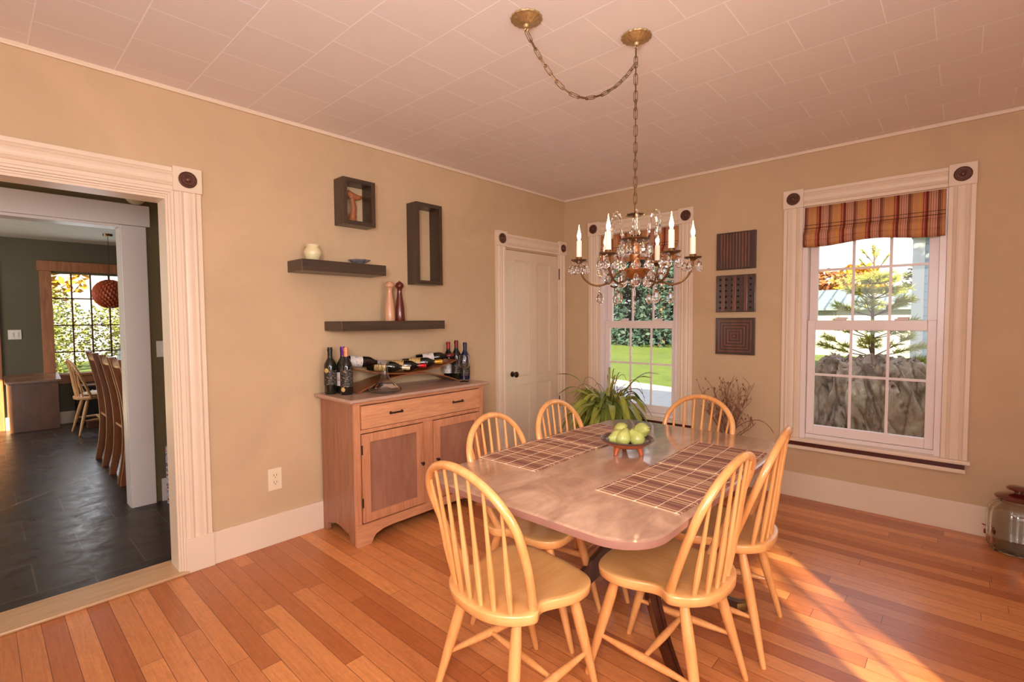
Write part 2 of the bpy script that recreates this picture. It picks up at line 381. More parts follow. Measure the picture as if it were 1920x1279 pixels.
# windows of the walls behind and right of the camera
def plain_window(n, u0, u1, z0, z1, loc, rz, cols, rows):
    w = empty('window_%d' % n, loc, rz, kind='structure')
    mb = MB(); t = .09
    mb.box(u0 - t, u0, -.02, 0, z0 - .05, z1 + t, .003).box(u1, u1 + t, -.02, 0, z0 - .05, z1 + t, .003).box(u0, u1, -.02, 0, z1, z1 + t, .003).box(u0 - t, u1 + t, -.05, .05, z0 - .03, z0, .003)
    mb.build('window_casing', m_trim, w)
    framed_sash(w, 'window_sash', u0, u1, z0, z1, .06, .095, .04, .04, .05, cols, rows)
    return w
plain_window(3, 4.02, 4.62, .25, 2.15, (RX, 0, 0), -PI / 2, [4.32], [.9, 1.5])
plain_window(4, 2.52, 2.86, .5, 1.42, (RX, 0, 0), -PI / 2, [], [.95])
# doorway on the left: local u = world y, facing +x
def doorway():
    d = empty('door_1', (0, 0, 0), PI / 2, kind='structure')
    casing_v(MB(), -3.407, -3.284, .182, 2.022).build('side_casing', m_trim, d)
    casing_h(MB(), -4.85, -3.41, 2.026, 2.140).build('head_casing', m_trim, d)
    block(d, -3.412, -3.280, 2.022, 2.148)
    MB().box(-3.414, -3.278, -.03, 0, 0, .184, .004).build('plinth_block', m_trim, d)
    mb = MB()
    for i, (w, t) in enumerate(((.014, .020), (.011, .013), (.010, .006))):
        a = -3.408 - sum((.014, .011, .010)[:i]); mb.box(a - w, a, -t, .0, 0, 2.025 - .0 - sum((.014, .011, .010)[:i]), .002)
        z = 2.025 - sum((.014, .011, .010)[:i]); mb.box(-4.85, a + .0005, -t - .0006, .0, z - w, z, .002)
    mb.build('inner_moulding', m_trim, d)
    MB().box(-3.443, -3.430, .001, .145, 0, 1.990).box(-4.85, -3.443, .001, .145, 1.978, 1.992).build('door_jamb', m_trim, d)
    MB().box(-4.85, -3.40, -.035, .19, 0, .016, .006).build('threshold', wood('threshold_oak', srgb(196, 152, 108), srgb(214, 172, 128), 0, .4, .3), d, label='pale oak threshold board')
doorway()
def doorway2():
    d = empty('door_2', (-1.36, 0, 0), PI / 2, kind='structure')
    MB().box(-3.41, -3.262, -.022, 0, 0, 2.028, .004).build('side_casing', m_trimgrey, d)
    MB().box(-4.9, -3.238, -.028, 0, 2.03, 2.178, .004).build('head_casing', m_trimgrey, d)
    MB().box(-3.412, -3.395, .0, .14, 0, 2.03).box(-4.75, -3.412, 0, .14, 2.012, 2.032).build('door_jamb', m_trimgrey, d)
doorway2()
def closet_door():
    d = empty('door_3', (0, 0, 0), PI / 2, kind='structure')
    casing_v(MB(), -1.02, -.898, .182, 2.002).build('side_casing', m_trim, d); casing_v(MB(), -.112, -.004, .182, 2.002).build('side_casing', m_trim, d)
    casing_h(MB(), -.895, -.115, 1.99, 2.108).build('head_casing', m_trim, d)
    block(d, -1.024, -.892, 1.992, 2.125); block(d, -.118, -.002, 1.992, 2.125)
    MB().box(-1.024, -.895, -.03, 0, 0, .184, .003).build('plinth_block', m_trim, d)
    mb = MB()
    cols = [(-.888, -.762), (-.545, -.445), (-.228, -.112)]
    for a, b in cols: mb.box(a, b, .004, .035, .01, 1.972)
    for a, b in ((-.762, -.545), (-.445, -.228)):
        for z0, z1 in ((.01, .16), (.735, .81), (1.885, 1.972)): mb.box(a, b, .004, .035, z0, z1)
        for z0, z1 in ((.16, .735), (.81, 1.885)):
            mb.box(a, b, .018, .034, z0, z1)
            for q in ((a, a + .012, z0, z1), (b - .012, b, z0, z1), (a, b, z0, z0 + .012), (a, b, z1 - .012, z1)): mb.box(q[0], q[1], .008, .02, q[2], q[3], .003)
    mb.build('door_leaf', m_door, d)
    k = MB().lathe([(0, 0), (.026, 0), (.026, .004), (.011, .008), (.009, .03), (.018, .036), (.0265, .046), (.027, .055), (.018, .064), (0, .066)], 24, (-.80, .004, .838), (0, -1, 0), caps=False)
    k.build('door_knob', pm('knob_dark_bronze', srgb(60, 46, 36), .3, .6, var=.2), d, True)
    for z in (1.74, .45): MB().box(-.106, -.088, -.012, .004, z, z + .11, .002).tube([(-.112, -.018, z), (-.112, -.018, z + .11)], .006, 8).build('door_hinge', m_bronze, d)
    MB().box(-.9, -.1, .05, .19, 0, 1.99).build('closet_backing', m_door, d)
closet_door()
# far window in wood trim
def far_window():
    m = wood('far_trim_wood', srgb(150, 92, 58), srgb(186, 120, 80), 2, .45, .1, grain=10)
    w = empty('window_5', (-5.7, 0, 0), PI / 2, kind='structure')
    a, b, z0, z1 = FW
    mb = MB().box(a - .115, a, -.022, 0, z0 - .09, z1 + .02, .004).box(b, b + .115, -.022, 0, z0 - .09, z1 + .02, .004)
    mb.box(a - .135, b + .135, -.03, 0, z1 + .02, z1 + .15, .004).box(a - .02, b + .02, -.05, .02, z0 - .03, z0, .004).box(a, b, -.02, 0, z0 - .13, z0 - .03, .003)
    mb.build('window_casing', m, w)
    mdark = pm('muntin_brown', srgb(92, 52, 34), .5, var=.1)
    mm = MB()
    u = a + .196
    while u < b - .05: mm.box(u - .008, u + .008, .03, .05, z0, z1); u += .196
    for z in (1.655, 1.30, .945): mm.box(a, b, .03, .05, z - .008, z + .008)
    mm.build('muntins', mdark, w)
    MB().box(a, b, .052, .056, z0, z1).build('window_pane', m_glass, w)
far_window()

# ================================================================ windsor chairs
m_chair = wood('windsor_honey_maple', srgb(220, 144, 80), srgb(244, 178, 112), 2, .30, .55, scale=4, grain=9, contrast=1.3, soft=.25)
m_seat = wood('windsor_seat_maple', srgb(224, 150, 84), srgb(248, 186, 118), 1, .30, .65, scale=3, grain=6, contrast=1.2, soft=.25)
m_pale = wood('windsor_pale_pine', srgb(196, 140, 88), srgb(220, 168, 118), 2, .5, .1, scale=4, grain=9)
def seat_outline():
    half = [(0, -.232), (.06, -.228), (.115, -.210), (.160, -.178), (.190, -.140), (.202, -.108), (.196, -.090), (.180, -.068), (.176, -.045), (.186, -.012), (.202, .030), (.212, .075), (.210, .120), (.192, .162), (.160, .186), (.110, .198), (.05, .203), (0, .204)]
    R_ = curve_pts([(x, y, 0) for x, y in half], 3)
    L_ = [Vector((-v.x, v.y, 0)) for v in R_[1:-1]][::-1]
    return R_ + L_
HW, HM, YH, YT, ZT, FM, ZS = .174, .230, -.092, -.262, .890, .62, .452
def hoop_curve(n=30):
    right = []
    for i in range(n + 1):
        a = i / n
        v = FM * (a / .45) if a < .45 else FM + (1 - FM) * math.sin((a - .45) / .55 * PI / 2)
        w = HW + (HM - HW) * math.sin(PI / 2 * v / FM) if v < FM else HM * math.cos((a - .45) / .55 * PI / 2)
        right.append(Vector((w, YH + v * (YT - YH), ZS - .012 + v * (ZT - ZS + .012))))
    return right + [Vector((-p.x, p.y, p.z)) for p in right[:-1]][::-1]
def hoop_at(x):
    pts = hoop_curve(60); best = None
    for p, q in zip(pts, pts[1:]):
        if p.z > ZS + .2 and (p.x - x) * (q.x - x) <= 0 and p.x != q.x:
            t = (x - p.x) / (q.x - p.x); best = p.lerp(q, t)
    return best
def make_windsor(name, label, mat, smat, group, legs_scale=1.0):
    t = empty(name, label=label, cat='chair', group=group)
    o = seat_outline(); top = ZS; th = .034
    def ringpts(s, z, f=None): return [Vector((p.x * s, p.y * s - .01 * (1 - s), z + (f(p.x * s, p.y * s) if f else 0))) for p in o]
    def dish(x, y):
        d = max(0., 1 - ((x / .17) ** 2 + ((y - .02) / .16) ** 2)); r = max(0, 1 - abs(x) / .05) * max(0, (y - .02) / .18)
        return -.012 * d + .006 * r * 0
    mb = MB(); rings = []
    for s, z, f in ((.90, top - th, None), (.975, top - th, None), (.993, top - th + .004, None), (1.0, top - .006, None), (.996, top - .002, None), (.985, top, None), (.90, top, dish), (.80, top, dish), (.65, top, dish), (.5, top, dish), (.35, top, dish), (.2, top, dish), (.08, top, dish)):
        rings.append(mb.ring(ringpts(s, z, f)))
    mb.skin(rings); mb.build('seat', smat, t, True, auto=60)
    hc = hoop_curve(); MB().tube(hc, [.0150] * 3 + [.0142] * (len(hc) - 6) + [.0150] * 3, 12, up=(0, 1, 0)).build('back_bow', mat, t, True)
    for i in range(7):
        f = (i - 3) / 3.0; xb = .152 * f; yb = -.108 - .096 * math.sqrt(max(0, 1 - (f * .80) ** 2)) ; xt = .192 * f
        tp = hoop_at(xt if abs(xt) > 1e-6 else 1e-5); b0 = Vector((xb, yb, ZS - .008))
        P = [b0.lerp(tp, k) for k in (0, .08, .2, .32, .5, .75, 1)]
        MB().tube(P, [.0072, .0085, .0100, .0104, .0078, .0060, .0052], 8).build('spindle', mat, t, True)
    L = {}
    for sx in (-1, 1):
        for fr in (1, -1):
            tp = Vector((sx * (.140 if fr > 0 else .130), .120 if fr > 0 else -.120, top - th + .006)); ft = Vector((sx * (.158 if fr > 0 else .205), .238 if fr > 0 else -.222, 0))
            L[(sx, fr)] = (tp, ft)
            P = [tp.lerp(ft, k) for k in (0, .06, .2, .38, .6, .85, .97, 1)]
            MB().tube(P, [.0150, .0158, .0192, .0200, .0170, .0128, .0112, .0095], 12).build('leg', mat, t, True)
    def at(k, f): a, b = L[k]; return a.lerp(b, f)
    mids = []
    for sx in (-1, 1):
        a = at((sx, 1), .60); b = at((sx, -1), .60); mids.append(a.lerp(b, .5))
        MB().tube([a.lerp(b, k) for k in (0, .1, .3, .5, .7, .9, 1)], [.0072, .009, .0135, .0152, .0135, .009, .0072], 10).build('side_stretcher', mat, t, True)
    a, b = mids
    MB().tube([a.lerp(b, k) for k in (0.02, .1, .3, .5, .7, .9, .98)], [.0072, .009, .0125, .014, .0125, .009, .0072], 10).build('cross_stretcher', mat, t, True)
    return t
GR = 'windsor chairs around the dining table'
chairA = make_windsor('windsor_chair', 'honey windsor chair at the near end of the table, hoop back fully in view', m_chair, m_seat, GR)
CH = [(1.918, -2.880, -6.5, None),
      (2.258, -2.443, 90, 'honey windsor chair nearest the camera on the window side of the table'),
      (2.270, -1.953, 96, 'honey windsor chair on the window side, behind its neighbour, with a sunlit floor beyond'),
      (1.647, -2.443, -78, 'honey windsor chair on the sideboard side of the table, closer to the sideboard'),
      (1.647, -1.964, -82, 'honey windsor chair on the sideboard side, in front of the cream closet door'),
      (1.872, -1.549, 162, 'honey windsor chair at the far end of the table below the three wall panels')]
for i, (x, y, a, lab) in enumerate(CH):
    c = chairA if i == 0 else copy_tree(chairA)
    c.location = (x, y, 0); c.rotation_euler = (0, 0, R(a))
    if lab: c['label'] = lab

# ================================================================ dining table
def mat_tabletop():
    q = NT('tabletop_mottled_brown'); v = q.coords((1, 1, 1))
    n1 = q.noise(q.coords((2.2, 1.2, 1), rot=(0, 0, .7)), 2.6, 6, .62, 1.6); n2 = q.noise(q.coords((6, 1.5, 1), rot=(0, 0, -.5)), 4.5, 4, .6, .8)
    c = q.ramp(n1, [(.30, srgb(156, 116, 96)), (.5, srgb(186, 146, 120)), (.70, srgb(206, 168, 140))])
    c = q.mix('MULTIPLY', .5, c, q.ramp(n2, [(.35, (.75, .72, .72, 1)), (.6, (1.05, 1.02, 1, 1))]))
    q.l(c, q.b.inputs['Base Color']); q.b.inputs['Roughness'].default_value = .36; setin(q.b, 'Coat Weight', 1.0); setin(q.b, 'Coat Roughness', .09); setin(q.b, 'Coat IOR', 1.6)
    q.bump(n2, .04, .002); return q.m
m_ttop = mat_tabletop()
m_tedge = pm('table_edge_mauve_brown', srgb(160, 112, 98), .42, coat=.3, var=.12, nscale=12)
m_dark = wood('pedestal_dark_mahogany', srgb(48, 22, 14), srgb(78, 38, 24), 2, .28, .5, grain=8)
m_brass = pm('brass_worn', srgb(150, 120, 70), .3, .9, var=.2, nscale=20)
def rrect(x0, x1, y0, y1, r, n=8):
    P = []
    for cx, cy, a0 in ((x1 - r, y1 - r, 0), (x0 + r, y1 - r, PI / 2), (x0 + r, y0 + r, PI), (x1 - r, y0 + r, 3 * PI / 2)):
        for k in range(n + 1): a = a0 + PI / 2 * k / n; P.append((cx + r * math.cos(a), cy + r * math.sin(a)))
    return P
def dining_table():
    t = empty('dining_table', (1.962, -2.22, 0), 0, 'brown pedestal dining table with rounded corners and mottled matte top', 'table')
    hx, hy = .478, .752
    mb = MB(); rr = []
    for ins, z in ((.006, .7375), (.0, .735)): rr.append(mb.ring([Vector((x, y, z)) for x, y in rrect(-hx + ins, hx - ins, -hy + ins, hy - ins, .15)]))
    rr.insert(0, mb.ring([Vector((x, y, .739)) for x, y in rrect(-hx + .012, hx - .012, -hy + .012, hy - .012, .14)]))
    mb.skin(rr[::-1]); top = mb.build('tabletop', m_ttop, t, True, auto=30)
    mb = MB(); rr = []
    for ins, z in ((.012, .708), (.002, .712), (.0, .722), (.0, .735)): rr.append(mb.ring([Vector((x, y, z)) for x, y in rrect(-hx + ins, hx - ins, -hy + ins, hy - ins, .15)]))
    mb.skin(rr, caps=True); mb.build('table_edge', m_tedge, t, True, auto=30)
    MB().box(-.32, .32, -.50, .50, .662, .709, .004).build('apron', m_dark, t)
    MB().lathe([(.0, .20), (.055, .20), (.075, .225), (.075, .33), (.052, .345), (.045, .37), (.062, .42), (.07, .47), (.055, .53), (.04, .56), (.05, .58), (.075, .60), (.12, .64), (.13, .664), (0, .664)], 28, (.008, .09, 0), caps=False).build('pedestal_column', m_dark, t, True)
    for a in (-43, 43, 137, 222):
        d = Vector((math.cos(R(a)), math.sin(R(a)), 0)); rad = [(.03, .345), (.09, .318), (.16, .245), (.24, .160), (.33, .088), (.43, .042), (.49, .030)]
        C_ = curve_pts([d * r + Vector((.008, .09, z)) for r, z in rad], 5); n = len(C_)
        side = Vector((-d.y, d.x, 0)); mb = MB(); rings = []
        for i, p in enumerate(C_):
            tg = (C_[min(i + 1, n - 1)] - C_[max(0, i - 1)]).normalized(); nn = side.cross(tg).normalized(); f = i / (n - 1); h = lerp(.046, .016, f); w = lerp(.028, .016, f)
            rings.append(mb.ring([p + side * a_ * w + nn * b_ * h for a_, b_ in ((-1, -1), (-.35, -1.0), (-.25, -.8), (.25, -.8), (.35, -1.), (1, -1), (1, 1), (.35, 1.), (.25, .82), (-.25, .82), (-.35, 1), (-1, 1))]))
        mb.skin(rings); lg = mb.build('leg', m_dark, t, True, auto=35)
        e = C_[-1]; M = Matrix.Translation(e + Vector((0, 0, -.003))) @ Matrix.Rotation(R(a), 4, 'Z')
        MB().box(-.035, .03, -.021, .021, -.014, .020, .004, mat=M).build('brass_toe_cap', m_brass, lg, True)
        MB().lathe([(0, -.008), (.0125, -.008), (.0125, .008), (0, .008)], 16, e + d * .012 + Vector((0, 0, -.017)), side, caps=False).build('caster', m_brass, lg, True)
    return t
dining_table()
TZ = .7392

# ---- bamboo placemats
def mat_reed():
    q = NT('placemat_dark_reed'); tc = q.n('ShaderNodeTexCoord'); sx = q.n('ShaderNodeSeparateXYZ'); q.l(tc.outputs['Object'], sx.inputs[0])
    wn = q.n('ShaderNodeTexWhiteNoise'); wn.noise_dimensions = '1D'
    m_ = q.n('ShaderNodeMath', operation='MULTIPLY'); m_.inputs[1].default_value = 1 / .0073; fl = q.n('ShaderNodeMath', operation='ROUND')
    q.l(sx.outputs['Y'], m_.inputs[0]); q.l(m_.outputs[0], fl.inputs[0]); q.l(fl.outputs[0], wn.inputs['W'])
    c = q.ramp(wn.outputs['Value'], [(0, srgb(126, 80, 66)), (.45, srgb(150, 100, 82)), (.66, srgb(168, 116, 92)), (.74, srgb(212, 166, 126)), (1, srgb(222, 180, 142))])
    c = q.mix('MULTIPLY', .4, c, q.ramp(q.noise(q.coords((1, 30, 1)), 6, 3), [(.3, (.7, .7, .7, 1)), (.7, (1, 1, 1, 1))]))
    q.l(c, q.b.inputs['Base Color']); q.b.inputs['Roughness'].default_value = .5; return q.m
m_reed = mat_reed(); m_thread = pm('placemat_cream_thread', srgb(240, 206, 176), .7, var=.1)
def placemat():
    t = empty('placemat', label='brown reed placemat, near left corner of the table', cat='placemat', group='reed placemats on the dining table')
    mb = MB(); pitch = .0073; n = 61; y0 = -pitch * (n - 1) / 2
    rnd = random.Random(3)
    for i in range(n):
        y = round((y0 + i * pitch) / pitch) * pitch; j = rnd.uniform(-.002, .002)
        mb.box(-.158 + j, .158 + j, y - .0031, y + .0031, .0006, .0030 + rnd.uniform(0, .0006))
    mb.build('reeds', m_reed, t)
    for x in (-.146, -.078, 0, .078, .146):
        mb = MB(); P = []
        for i in range(n): y = y0 + i * pitch; P += [(x, y - pitch / 2, .0022), (x, y, .0040)]
        mb.tube(P + [(x, y0 + n * pitch, .002)], .0010, 5).tube([(x - .003, y0 - .007, .003), (x + .003, y0 - .003, .0045), (x - .002, y0 + .001, .004)], .0016, 5)
        mb.build('binding_thread', m_thread, t)
    return t
pmt = placemat()
for i, (x, y, a, lab) in enumerate([(1.640, -2.425, 1, None), (1.648, -1.955, -2, 'brown reed placemat left of the pear bowl, behind the nearer mat'),
                                    (2.264, -2.450, -3, 'brown reed placemat nearest the camera on the window side of the table'), (2.262, -1.985, 2, 'brown reed placemat right of the pear bowl, behind the nearer mat')]):
    c = pmt if i == 0 else copy_tree(pmt)
    c.location = (x, y, TZ); c.rotation_euler = (0, 0, R(a))
    if lab: c['label'] = lab
pmt['label'] = 'brown reed placemat on the sideboard side of the table, nearest the camera there'

# ---- bowl with pears
BX, BY = 1.940, -2.163
m_terra = pm('bowl_terracotta_glaze', srgb(176, 84, 44), .3, coat=.4, var=.25, nscale=12)
m_rim = pm('bowl_dark_glaze', srgb(92, 66, 62), .25, coat=.5, var=.3, nscale=25)
bowl = empty('footed_bowl', (BX, BY, TZ), 0, 'terracotta bowl on small feet with a dark glazed rim, on the table', 'bowl')
MB().lathe([(0, .026), (.03, .026), (.058, .032), (.085, .043), (.105, .057), (.114, .066), (.110, .069), (.098, .061), (.078, .049), (.05, .038), (0, .034)], 40, caps=False).build('bowl_body', m_terra, bowl, True)
MB().lathe([(.108, .060), (.1165, .0645), (.119, .069), (.116, .0715), (.108, .0685), (.095, .060), (.094, .057), (.105, .063)], 40, caps=False).build('rim', m_rim, bowl, True)
MB().lathe([(.0, .0355), (.05, .0395), (.078, .0505), (.097, .0625), (.097, .0615), (.0, .0352)], 40, caps=False).build('inner_glaze', m_rim, bowl, True)
for a in (-110, 10, 130): MB().tube([(.055 * math.cos(R(a)), .055 * math.sin(R(a)), .034), (.062 * math.cos(R(a)), .062 * math.sin(R(a)), .016), (.066 * math.cos(R(a)), .066 * math.sin(R(a)), .000)], [.017, .012, .0095], 12).build('foot', m_terra, bowl, True)
def mat_pear():
    q = NT('pear_skin_green'); v = q.coords(); c = q.ramp(q.noise(v, 18, 4, .6), [(.3, srgb(152, 156, 76)), (.55, srgb(184, 184, 102)), (.75, srgb(204, 200, 122))])
    c = q.mix('MULTIPLY', .6, c, q.ramp(q.noise(v, 320, 2), [(.33, (.6, .6, .4, 1)), (.40, (1, 1, 1, 1))]))
    q.l(c, q.b.inputs['Base Color']); q.b.inputs['Roughness'].default_value = .38; setin(q.b, 'Coat Weight', .25); return q.m
m_pear = mat_pear(); m_stem = pm('pear_stem_brown', srgb(70, 50, 30), .7, var=.2)
def pear():
    o = MB().lathe([(0, -.030), (.010, -.033), (.020, -.031), (.030, -.022), (.0355, -.006), (.034, .010), (.027, .024), (.019, .036), (.014, .046), (.008, .051), (0, .050)], 24, caps=False).build('pear', m_pear, None, True)
    MB().tube([(0, 0, .048), (.002, 0, .056), (.006, 0, .066)], [.0016, .0014, .0022], 6).build('stem', m_stem, o, True)
    return tag(o, 'green pear lying in front in the bowl, broad end forward', 'pear', 'green pears in the footed bowl')
pr = pear()
for i, (dx, dy, dz, rx, rz, lab) in enumerate([(-.046, -.006, .106, 127, 15, 'green pear resting high at the left of the bowl, neck pointing down'), (-.012, -.052, .082, -35, 0, None), (.036, -.012, .080, 40, -80, 'green pear at the right of the bowl below the topmost one'),
        (.046, .012, .117, 72, 62, 'green pear topmost at the right, its dark stem pointing out'), (-.040, -.046, .084, 100, -30, 'green pear low at the left, half hidden beneath its neighbour'), (-.004, .044, .083, 75, 175, 'green pear at the back of the bowl, mostly hidden')]):
    c = pr if i == 0 else copy_tree(pr)
    c.location = (BX + dx + .014, BY + dy + .012, TZ + dz - .006); c.scale = (.94, .94, .94); c.rotation_euler = (R(rx), 0, R(rz)); c['label'] = lab or 'green pear upright at the front centre of the bowl'

# ================================================================ sideboard
m_sb = wood('sideboard_cherry_side', srgb(150, 96, 68), srgb(178, 120, 88), 2, .42, .3, grain=12)
m_sbf = wood('sideboard_cherry_front', srgb(206, 140, 100), srgb(228, 164, 122), 1, .4, .3, grain=8)
m_sbfz = wood('sideboard_cherry_stile', srgb(200, 132, 94), srgb(224, 158, 118), 2, .4, .3, grain=10)
m_sbp = wood('sideboard_panel_brown', srgb(156, 106, 84), srgb(176, 124, 100), 2, .45, .2, grain=3, scale=4)
m_sbt = wood('sideboard_top_greyed', srgb(178, 140, 120), srgb(200, 164, 142), 1, .35, .35, grain=8)
m_iron = pm('pull_dark_iron', srgb(58, 44, 36), .35, .7, var=.2, nscale=40)
def sideboard():
    t = empty('sideboard', (0, 0, 0), 0, 'cherry wood sideboard with two panelled doors and a long drawer, against the left wall', 'sideboard')
    y0, y1, xf, xb = -2.648, -1.600, .430, .022; zt = .862
    # side panels with arched foot cut (polygon in x,z)
    arch = [(xb, 0), (xb + .05, 0)] + [(xb + .05 + .012 * math.sin(PI * k / 8), .0 + .055 * k / 8) for k in range(1, 9)] + [(xb + .09 + .18 * k / 10, .062 + .018 * math.sin(PI * (k / 10))) for k in range(0, 11)] + [(xf - .06 - .03 * math.cos(PI / 2 * k / 6) , .055 * math.cos(PI / 2 * k / 6)) for k in range(0, 7)][0:6] + [(xf - .045, 0), (xf - .02, 0), (xf - .02, zt), (xb, zt)]
    for y in (y0, y1 - .02):
        mb = MB(); a = mb.ring([Vector((x, y, z)) for x, z in arch]); b = mb.ring([Vector((x, y + .02, z)) for x, z in arch]); mb.skin([a, b]); mb.build('side_panel', m_sb, t)
    mb = MB()   # face frame
    for a, b, z0, z1 in ((y0, y0 + .038, .0, zt), (y1 - .038, y1, .0, zt), (y0 + .038, y1 - .038, .842, zt), (y0 + .038, y1 - .038, .672, .695), (-2.153, -2.073, .12, .672)): mb.box(xf - .02, xf, a, b, z0, z1, .002)
    mb.build('face_frame', m_sbfz, t)
    # base board with bracket feet (y,z polygon)
    def br(k): return [(y0 - .004 + v, z) for v, z in k]
    P = [(y0 - .004, 0), (y0 + .085, 0), (y0 + .100, .012), (y0 + .105, .03), (y0 + .125, .05), (y0 + .17, .066), (y0 + .24, .072), (y1 - .24, .072), (y1 - .17, .066), (y1 - .125, .05), (y1 - .105, .03), (y1 - .1, .012), (y1 - .085, 0), (y1 + .004, 0), (y1 + .004, .128), (y0 - .004, .128)]
    mb = MB(); a = mb.ring([Vector((xf, y, z)) for y, z in P]); b = mb.ring([Vector((xf + .014, y, z)) for y, z in P]); mb.skin([a, b]); mb.build('base_board', m_sbf, t)
    MB().box(xb + .0, xf - .02, y0 + .02, y1 - .02, .10, .115).build('floor_panel', m_sbp, t)
    MB().box(xb, xb + .008, y0 + .02, y1 - .02, .10, zt).build('back_panel', m_sbp, t)
    MB().box(xb - .001, xf + .036, y0 - .042, y1 + .036, .864, .885, .007, 3).build('worktop', m_sbt, t)
    MB().box(xb + .01, xf + .012, y0 - .012, y1 + .012, .850, .864, .003).build('cornice', m_sbf, t)
    d = MB().box(xf - .01, xf + .010, y0 + .042, y1 - .042, .699, .838, .004).build('drawer', m_sbf, t)
    for y in (-2.365, -1.855):
        mb = MB(); mb.tube(curve_pts([(xf + .010, y - .042, .772), (xf + .024, y - .038, .772), (xf + .030, y, .774), (xf + .024, y + .038, .772), (xf + .010, y + .042, .772)], 5), .0055, 8)
        for s in (-.042, .042): mb.sphere((xf + .011, y + s, .772), .010, 10, (.5, 1, 1))
        mb.build('handle', m_iron, d, True)
    for a, b, kn in ((y0 + .042, -2.157, -2.177), (-2.069, y1 - .042, -2.05)):
        mb = MB(); w = .052
        mb.box(xf - .006, xf + .012, a, a + w, .134, .668, .003).box(xf - .006, xf + .012, b - w, b, .134, .668, .003).box(xf - .006, xf + .0118, a + w, b - w, .668 - w, .668, .003).box(xf - .006, xf + .0118, a + w, b - w, .134, .134 + w, .003)
        dd = mb.build('door', m_sbfz, t)
        MB().box(xf - .004, xf + .002, a + w - .004, b - w + .004, .182, .620).build('door_panel', m_sbp, dd, label='darker flat brown panel')
        MB().lathe([(0, 0), (.006, 0), (.005, .010), (.011, .015), (.012, .021), (.007, .026), (0, .027)], 16, (xf + .012, kn, .405), (1, 0, 0), caps=False).build('knob', m_iron, dd, True)
        hy = a - .003 if kn < -2.1 else b + .003
        for z in (.23, .55): MB().tube([(xf + .013, hy, z), (xf + .013, hy, z + .055)], .0045, 8).build('hinge', m_iron, dd, True)
sideboard()
SZ = .885

# ---- wine bottles
m_bglass = pm('bottle_dark_glass', srgb(22, 26, 16), .08, coat=.6, var=0)
m_bglass2 = pm('bottle_black_glass', srgb(16, 12, 14), .08, coat=.6, var=0)
m_bblue = pm('bottle_deep_blue_glass', srgb(24, 30, 62), .08, coat=.6, var=0)
def label_mat(name, c, c2, scale=40, thr=.6):
    q = NT(name); n = q.noise(q.coords((1, 1, 3)), scale, 2); q.l(q.ramp(n, [(thr, c), (thr + .03, c2)]), q.b.inputs['Base Color']); q.b.inputs['Roughness'].default_value = .5; return q.m
lab_black = label_mat('label_black_cream_print', srgb(34, 28, 28), srgb(186, 160, 120), 90, .60)
lab_white = label_mat('label_white_dark_print', srgb(222, 210, 205), srgb(120, 100, 96), 60, .60)
lab_cream = label_mat('label_cream_ochre_print', srgb(206, 168, 104), srgb(96, 50, 30), 50, .6)
def cap(c): return pm('capsule', c, .3, .3, var=.08)
c_black, c_purple, c_orange, c_red, c_wine, c_gold, c_silver, c_cream, c_blue = [cap(srgb(*v)) for v in ((44, 38, 34), (92, 40, 140), (226, 140, 96), (150, 34, 30), (110, 40, 34), (206, 150, 50), (170, 160, 158), (214, 196, 158), (48, 46, 66))]
def bottle(label, glass, capm, labm, h=.295, lz=(.06, .15), r=.0375, badge=None):
    t = empty('wine_bottle', label=label, cat='bottle', group='wine bottles on the sideboard')
    k = h / .295
    pf = [(0, .004), (r * .9, .0), (r, .006), (r, .175 * k), (r * .95, .190 * k), (r * .72, .208 * k), (r * .48, .224 * k), (.0145, .238 * k), (.0138, .270 * k), (.0158, .272 * k), (.0158, .282 * k), (.0138, .285 * k), (.013, h), (0, h)]
    MB().lathe(pf, 28, caps=False).build('bottle_glass', glass, t, True)
    MB().lathe([(.0149, .240 * k), (.0147, .270 * k), (.0166, .272 * k), (.0166, .283 * k), (.0150, .286 * k), (.0148, h + .001), (0, h + .0012)], 24, caps=False).build('capsule', capm, t, True)
    n = 24; mb = MB(); rings = []
    for i in range(n + 1):
        a = -PI / 2 + (i / n - .5) * 4.4; rings.append(mb.ring([Vector(((r + .0006) * math.cos(a), (r + .0006) * math.sin(a), z)) for z in lz]))
    mb.skin(rings, closed=False, caps=False); mb.build('paper_label', labm, t, True)
    if badge is not None:
        MB().lathe([(0, .0012), (.014, .0012), (.014, 0)], 20, (.0, -r - .0008, badge), (0, -1, 0), caps=False).build('round_badge', lab_cream, t)
    return t
def place(o, loc, rot): o.location = loc; o.rotation_euler = rot; return o
face = R(28)   # labels face the camera
place(bottle('dark wine bottle with black capsule and round cream badge, leftmost on the sideboard', m_bglass, c_black, lab_black, .292, badge=.15), (.120, -2.630, SZ), (0, 0, face))
place(bottle('wine bottle with purple capsule and white label, left end of the sideboard', m_bglass, c_purple, lab_white, .294, (.05, .135)), (.148, -2.560, SZ), (0, 0, face))
place(bottle('dark wine bottle with copper-orange capsule and black label, left end of the sideboard', m_bglass2, c_orange, lab_black, .292, (.05, .16), badge=.035), (.224, -2.578, SZ), (0, 0, face))
place(bottle('wine bottle with red capsule and white label, right end of the sideboard', m_bglass2, c_red, lab_white, .287, (.045, .12)), (.088, -1.640, SZ), (0, 0, face))
place(bottle('tallest wine bottle with dull red capsule, behind the wine glass', m_bglass, c_wine, lab_black, .300, (.05, .12)), (.165, -1.625, SZ), (0, 0, face))
place(bottle('slim dark bottle with blue-black neck and ornate label, rightmost on the sideboard', m_bblue, c_blue, lab_black, .283, (.03, .13)), (.215, -1.580, SZ), (0, 0, face))
